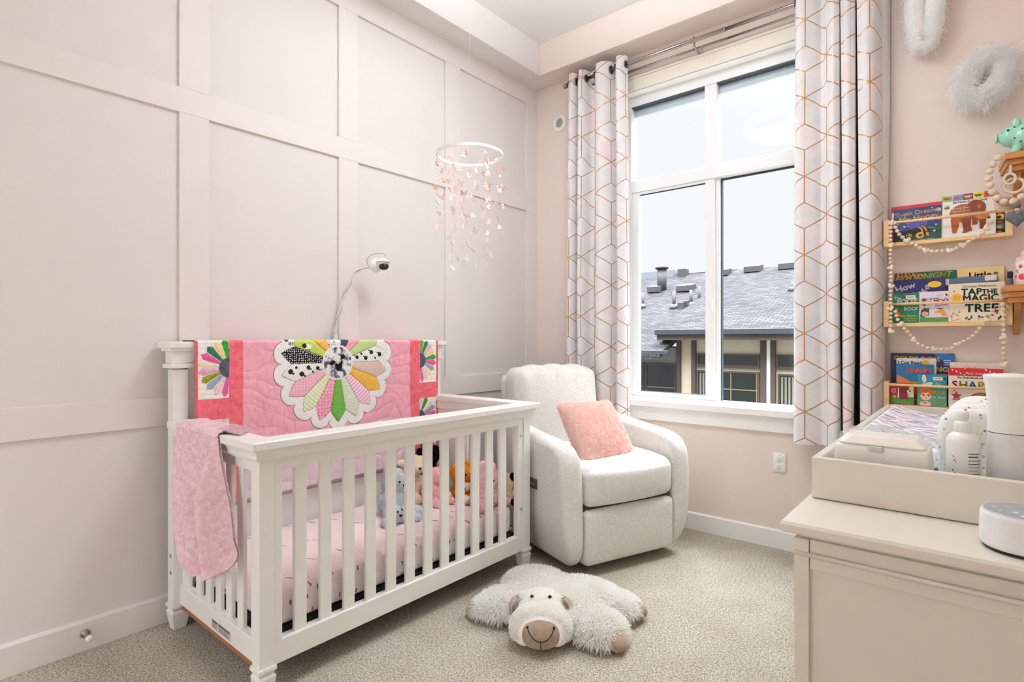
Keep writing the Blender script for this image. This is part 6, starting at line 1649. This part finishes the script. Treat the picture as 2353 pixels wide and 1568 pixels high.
# lotion bottle
LB = thing('lotion_bottle', 'white lotion bottle with a pump and small printed label in the tray', 'bottle', (2.619, -1.735, .806))
bx, by, bz = 2.619, -1.735, .806
mb = MB(); mb.lathe([(.0, 0), (.028, 0), (.0315, .003), (.0325, .008), (.0325, .150), (.031, .160), (.026, .169), (.018, .174), (.0155, .176), (.0155, .180)], (bx, by, bz), 40, caps=False); bo = build(mb, 'body', M_PLAST, LB)
mb = MB(); mb.lathe([(.0155, .176), (.017, .178), (.017, .197), (.0155, .200), (.0075, .201), (.0075, .206), (.0110, .207), (.0110, .222), (.009, .225), (.0, .226)], (bx, by, bz), 32, caps=False); mb.tube([(bx, by, bz + .215), (bx + .004, by + .020, bz + .215), (bx + .006, by + .034, bz + .211)], .0042, 10); build(mb, 'pump', M_PLAST, LB)
def wrapped(mb, s, size, a0, z, bold=0, m=0, sx=1.0):
    V, F = text_geo(s, size, bold); a = a0 + V[:, 0] * sx / .0327
    mb.add(np.stack([bx + .0328 * np.cos(a), by + .0328 * np.sin(a), bz + z + V[:, 1]], 1), F, m)
aR = math.atan2(-1, .35)
mb = MB()
def wrapbar(mb, a0, a1, z0, z1, m):
    A = np.linspace(a0, a1, 8); mb.add([(bx + .0328 * math.cos(a), by + .0328 * math.sin(a), bz + z) for z in (z0, z1) for a in A], [(i, i + 1, 9 + i, 8 + i) for i in range(7)], m)
for i in range(13):      # the small print is too fine to read: rows of broken lines
    z = .128 - i * .0078; a = aR - .02
    for k in range(5):
        w = .10 + .10 * ((i * 7 + k * 5) % 4) / 3
        if a + w > aR + .86: break
        wrapbar(mb, a, a + w, z, z + (.0034 if i in (1, 7) else .0022), 1 if i in (4, 5) else 0); a += w + .022
build(mb, 'back_label_print', [flat((92, 86, 88)), flat((214, 160, 166))], bo)
mb = MB()
for a, z, w, m in ((-.95, .118, .08, 1), (-.86, .110, .06, 0), (-.78, .106, .08, 1), (-.98, .086, .12, 0), (-.90, .080, .14, 0)): wrapbar(mb, aR + a, aR + a + w, z, z + .004, m)
build(mb, 'front_label_print', [flat((120, 110, 116)), flat((216, 140, 150))], bo)
# tall white bottle with a flared cap
TB_ = thing('flared_bottle', 'tall white bottle with a wide flared cap beside the lotion', 'bottle', (2.706, -1.715, .806))
mb = MB(); mb.lathe([(.0, 0), (.042, 0), (.0455, .003), (.0465, .010), (.0455, .090), (.0440, .180)], (2.706, -1.715, .806), 44, caps=False); build(mb, 'body', mat('pearl_white_plastic', (226, 222, 220), .3), TB_)
mb = MB(); mb.lathe([(.0440, .1815), (.0442, .184), (.0435, .215), (.0445, .250), (.0475, .285), (.0510, .303), (.0520, .308), (.0500, .3125), (.0, .3165)], (2.706, -1.715, .806), 44, caps=False); build(mb, 'flared_cap', M_PLAST, TB_)
# nappies standing in the caddy
def diaper_mat():
    m, t, p = new_mat('white_nappy_with_star_print'); co = t.coord()
    d, c = t.voro(t.mapping(co, (1, .4, 1)), 66.0); r_, g_, b_ = t.sep(c)[:3]
    on = t.m('MULTIPLY', t.m('LESS_THAN', d, .23), t.m('LESS_THAN', r_, .75))
    ink = t.ramp(g_, [(.0, lin4((92, 104, 150))), (.3, lin4((206, 110, 120))), (.55, lin4((226, 200, 110))), (.8, lin4((110, 160, 190)))])
    t.l.new(t.mix(on, lin4((242, 241, 238)), ink), p.inputs['Base Color']); p.inputs['Roughness'].default_value = .8
    t.l.new(t.bump(t.noise(co, 60, 3), .25, .003), p.inputs['Normal']); return m
M_DIA = diaper_mat()
for i, (yy_, h_, x_, lab) in enumerate(((-1.520, .208, 2.648, 'front folded nappy of the row behind the lotion bottle'), (-1.455, .216, 2.654, 'second folded nappy from the front of the row'), (-1.395, .222, 2.662, 'third folded nappy from the front of the row'), (-1.335, .228, 2.672, 'rearmost folded nappy of the row in the caddy'))):
    t = thing('folded_diaper', lab, 'nappy', (x_, yy_, .806), group='folded nappies in the clear caddy')
    w = .088
    sil = catmull([(-w * .86, .004), (0, .002), (w * .86, .004), (w * .97, .06), (w, h_ * .62), (w * .90, h_ * .88), (w * .55, h_ * .985), (0, h_), (-w * .55, h_ * .985), (-w * .90, h_ * .88), (-w, h_ * .62), (-w * .97, .06)], 5, True)
    def wp(P, ph=i):
        Q = np.zeros_like(P); Q[..., 0] = P[..., 1]; Q[..., 1] = P[..., 0] + .006 * np.sin(P[..., 1] * 40 + ph) + .03 * (P[..., 2] / .25) ** 2; Q[..., 2] = P[..., 2]; return Q
    mb = MB(); mb.slab(sil, .022, .020, warp=wp); build(mb, 'padding', M_DIA, t, local=True)
    mb = MB(); mb.box(-.004, .003, -.0245, -.0215, .03, h_ * .80)
    for v in mb.V: v[:, 1] += .03 * (v[:, 2] / .25) ** 2
    build(mb, 'wetness_strip', mat('pale_yellow_strip', (234, 228, 190), .7), t, local=True, label='pale yellow strip')
# smart speaker
SP = thing('smart_speaker', 'round white speaker with a grey button top on the dresser corner', 'speaker', (2.716, -1.975, .795))
c = (2.716, -1.975, .7955)
mb = MB(); mb.lathe([(.0, 0), (.060, 0), (.064, .002), (.065, .006)], c, 56, caps=False); build(mb, 'base', mat('dark_rubber_base', (52, 48, 46), .5), SP)
mb = MB(); mb.lathe([(.0655, .006), (.0685, .009), (.0690, .014), (.0675, .064), (.0665, .069), (.0635, .0725)], c, 64, caps=False); build(mb, 'fabric_body', mat('white_mesh_body', (236, 235, 234), .6, bump=.1, bscale=1500), SP)
mb = MB(); mb.lathe([(.0635, .0725), (.0615, .0735), (.0, .0738)], c, 56, caps=False); tp_ = build(mb, 'top_plate', mat('grey_top_plate', (150, 156, 160), .35), SP)
mb = MB(); mb.tube([(c[0] + .0632 * math.cos(a), c[1] + .0632 * math.sin(a), c[2] + .0728) for a in np.linspace(0, 6.2832, 57)[:-1]], .0012, 6, closed=True); build(mb, 'rim', mat('pale_blue_rim', (206, 218, 228), .3), SP)
M_ICON = flat((226, 230, 232))
for i, (a, r) in enumerate(((3.6, .040), (4.1, .026), (3.0, .046), (2.5, .034), (4.6, .044), (5.4, .040), (1.6, .04))):
    x, y, z = c[0] + r * math.cos(a), c[1] + r * math.sin(a), c[2] + .0740
    mb = MB()
    if i % 3 == 0: mb.prism([(x + (.0052 if k % 2 == 0 else .0022) * math.sin(math.pi * k / 5), y + (.0052 if k % 2 == 0 else .0022) * math.cos(math.pi * k / 5)) for k in range(10)], 'Z', z - .0003, z + .0003)
    elif i % 3 == 1: mb.prism([(x + .0045 * math.cos(t), y + .0045 * math.sin(t)) for t in np.linspace(0, 6.28, 14)[:-1]], 'Z', z - .0003, z + .0003)
    else: mb.box(x - .005, x + .005, y - .0012, y + .0012, z - .0003, z + .0003); mb.box(x - .0012, x + .0012, y - .005, y + .005, z - .0003, z + .0003)
    build(mb, 'button_icon', M_ICON, tp_)
# ------------------------------------------------------------------ the house across the way
def shingle_mat():
    m, t, p = new_mat('weathered_grey_shingles'); co = t.coord()
    br = t.new('ShaderNodeTexBrick'); t.l.new(t.mapping(co, (1, 1, 1), (math.radians(0), 0, 0)), br.inputs['Vector'])
    uv = t.coord('UV'); t.l.new(uv, br.inputs['Vector'])
    br.inputs['Scale'].default_value = 1.0; br.inputs['Brick Width'].default_value = .20; br.inputs['Row Height'].default_value = .085; br.inputs['Mortar Size'].default_value = .010
    br.inputs['Color1'].default_value = (.032, .033, .036, 1); br.inputs['Color2'].default_value = (.066, .066, .071, 1); br.inputs['Mortar'].default_value = (.020, .020, .023, 1); br.inputs['Bias'].default_value = .1
    f = t.noise(uv, 1.1, 3.0, .6)
    n = t.new('ShaderNodeMix'); n.data_type = 'RGBA'; n.blend_type = 'MULTIPLY'; n.inputs[0].default_value = 1.0
    t.l.new(br.outputs['Color'], n.inputs[6]); t.l.new(t.ramp(f, [(.3, (.80, .80, .80, 1)), (.7, (1.15, 1.15, 1.15, 1))]), n.inputs[7])
    t.l.new(n.outputs[2], p.inputs['Base Color']); p.inputs['Roughness'].default_value = .9; p.inputs['Specular IOR Level'].default_value = .1
    return m
M_SHING = shingle_mat()
M_SIDING = mat('cream_siding', (190, 178, 154), .8, var=.02, scale=2)
M_TIMBER = mat('brown_timber_trim', (74, 62, 58), .7, var=.05, scale=3)
M_GUT = mat('dark_gutter', (44, 50, 56), .5)
M_SOFF = mat('brown_soffit', (78, 66, 60), .8)
M_FASC = mat('grey_green_band', (130, 132, 126), .8)
M_HPANE = mat('dark_house_window', (26, 29, 29), .1, var=.2, scale=1.5, spec=.6)
M_HFRM = mat('brass_window_bars', (120, 108, 78), .5)
M_BLIND = mat('striped_blind', (120, 118, 104), .8)
M_VENTG = mat('grey_roof_vent', (60, 62, 64), .6)
HS = thing('neighbouring_house', 'grey shingled house with cream walls seen through the window', 'building', (-2, 9, -6))
def roofplane(x0, x1, y0, z0, y1, z1, th=.12):
    L = math.hypot(y1 - y0, z1 - z0)
    mb = MB(); V = [(x0, y0, z0), (x1, y0, z0), (x1, y1, z1), (x0, y1, z1), (x0, y0, z0 - th), (x1, y0, z0 - th), (x1, y1, z1 - th), (x0, y1, z1 - th)]
    mb.add(V, [(0, 1, 2, 3), (7, 6, 5, 4), (0, 4, 5, 1), (1, 5, 6, 2), (2, 6, 7, 3), (3, 7, 4, 0)])
    mb.UV = [(x0, 0), (x1, 0), (x1, L), (x0, L), (x0, -th), (x1, -th), (x1, L + th), (x0, L + th)]
    return mb
SL = (3.34 - 1.415) / (14.0 - 8.4)
build(roofplane(-3.0, 6.0, 8.4, 1.415, 14.0, 3.34), 'main_roof', M_SHING, HS)
mbx = roofplane(-12.0, -2.74, 8.0, 0.885, 14.0, 3.34 - .02); build(mbx, 'side_roof', M_SHING, HS)
build(roofplane(-12, 6, 20, 1.4, 14.0, 3.34), 'rear_roof', M_SHING, HS)
mb = MB(); V = [(-3.0, 8.4, 1.29), (-3.0, 9.3, 1.29), (6.0, 9.3, 1.29), (6.0, 8.4, 1.29)]
mb.box(-3.0, 6.0, 8.45, 9.3, 1.255, 1.29); build(mb, 'soffit', M_SOFF, HS)
mb = MB(); mb.box(-3.02, 6.0, 8.34, 8.42, 1.30, 1.42); build(mb, 'gutter', M_GUT, HS, .01)
mb = MB(); mb.box(-3.0, 6.0, 8.42, 8.46, 1.18, 1.31); mb.box(-3.0, -2.96, 8.42, 9.0, 1.2, 1.31); build(mb, 'fascia', M_TIMBER, HS)
mb = MB(); mb.box(-12, -2.55, 8.02, 8.10, .86, .95); build(mb, 'gutter', M_GUT, HS, .01)
mb = MB(); mb.box(-12, -2.72, 9.05, 9.25, -6, 1.0); build(mb, 'side_wall', M_FASC, HS)
mb = MB(); mb.box(-2.72, 6.0, 9.0, 9.25, -6, 1.30); build(mb, 'main_wall', M_SIDING, HS)
mb = MB(); mb.box(-2.75, 6, 9.25, 19, -6, 1.0); mb.box(-12, -2.75, 9.25, 19, -6, .9); build(mb, 'house_body', M_FASC, HS)
for x0, x1 in ((-2.76, -2.66), (-2.40, -2.30), (-.90, -.78), (-.70, -.60), (1.2, 1.3)):
    mb = MB(); mb.box(x0, x1, 8.93, 9.02, -6, 1.27); build(mb, 'timber_post', M_TIMBER, HS, .005)
mb = MB(); mb.box(-.78, -.70, 8.95, 9.01, -6, 1.27); build(mb, 'downpipe', mat('white_downpipe', (226, 224, 216), .5), HS, .005)
def hwin(x0, x1, z0, z1, bars=(), y=8.985, blind=False):
    mb = MB(); b = .035
    mb.box(x0, x1, y - .03, y + .02, z1 - b, z1); mb.box(x0, x1, y - .03, y + .02, z0, z0 + b); mb.box(x0, x0 + b, y - .03, y + .02, z0, z1); mb.box(x1 - b, x1, y - .03, y + .02, z0, z1)
    w = build(mb, 'window', M_TIMBER, HS)
    mb = MB(); mb.box(x0 + b, x1 - b, y - .005, y + .015, z0 + b, z1 - b); build(mb, 'pane', M_HPANE, w)
    if bars:
        mb = MB()
        for k, q in bars: mb.box(*((q - .012, q + .012, y - .02, y - .004, z0 + b, z1 - b) if k == 'v' else (x0 + b, x1 - b, y - .02, y - .004, q - .012, q + .012)))
        build(mb, 'glazing_bars', M_HFRM, w)
    if blind:
        mb = MB(); n_ = int((x1 - x0 - .1) / .07)
        for i in range(n_): mb.box(x0 + .06 + i * .07, x0 + .10 + i * .07, y - .012, y - .006, z0 + .05, z1 - .06)
        build(mb, 'vertical_blind', M_BLIND, w)
hwin(-2.28, -.92, .60, .88); hwin(-.58, 1.18, .60, .88); hwin(-2.28, -1.85, -1.4, .50, blind=True); hwin(-1.80, -.92, -1.4, .50, (('v', -1.52), ('v', -.98), ('h', .10))); hwin(-.56, 1.15, -1.4, .48, blind=True)
hwin(-5.2, -3.62, -1.6, .62, y=9.03, bars=(('h', .05),)); hwin(-3.58, -2.8, -1.6, .62, y=9.03, bars=(('h', .05),)); hwin(-7.4, -5.4, -1.6, .62, y=9.03)
mb = MB(); mb.box(-2.3, -.9, 8.95, 9.0, .56, .60); mb.box(-.6, 1.2, 8.95, 9.0, .56, .60); build(mb, 'timber_sill', M_TIMBER, HS)
def zr(y): return 1.415 + SL * (y - 8.4)
SB = (3.32 - .885) / 6.0
def zs(y): return .885 + SB * (y - 8.0)
for x, y, w in ((-4.93, 12.42, .40), (-3.94, 12.34, .45), (-3.33, 13.65, .40), (-2.43, 13.63, .44), (-1.49, 13.67, .46)):
    z = zr(y) if x > -3 else zs(y)
    mb = MB(); mb.prism([(y - .22, z - .08 + .03), (y - .22, z + .12), (y + .18, z + .20), (y + .2, z - .04)], 'X', x - w / 2, x + w / 2); build(mb, 'roof_vent', M_VENTG, HS, .01)
for x, y, h_, r in ((-3.67, 10.87, .45, .045), (-3.25, 11.0, .42, .045), (-3.09, 11.18, .45, .045), (-4.66, 11.02, .40, .035), (-.81, 11.25, .2, .06)):
    z = zr(y) if x > -3 else zs(y)
    mb = MB(); mb.tube([(x, y, z - .1), (x, y, z + h_)], r, 12); mb.lathe([(.13, -.04), (.10, .04), (.05, .10)], (x, y, z), 14); build(mb, 'vent_pipe', M_VENTG, HS)
for x, y in ((-3.45, 10.90), (-3.36, 11.02)):
    mb = MB(); z = zs(y); mb.prism([(y - .12, z - .06), (y - .12, z + .12), (y + .1, z + .16), (y + .1, z)], 'X', x - .08, x + .08); build(mb, 'roof_vent', M_VENTG, HS)
mb = MB(); mb.tube([(-4.78, 12.5, 2.6), (-4.78, 12.5, 3.36)], .14, 18); mb.lathe([(.16, 0), (.20, .02), (.20, .07), (.0, .09)], (-4.78, 12.5, 3.34), 18); build(mb, 'flue_pipe', M_VENTG, HS)
mb = MB(); mb.box(-6.13, -5.0, 13.8, 14.6, 3.15, 3.46); build(mb, 'roof_box', mat('grey_roof_unit', (110, 116, 122), .5), HS); mb = MB(); mb.box(-4.80, -4.55, 13.7, 14.0, 3.2, 3.46); build(mb, 'roof_box', M_VENTG, HS)
mb = MB(); mb.box(-40, 40, .3, 60, -6.1, -6.0); struct(mb, 'ground', mat('outside_ground', (90, 92, 86), .9))
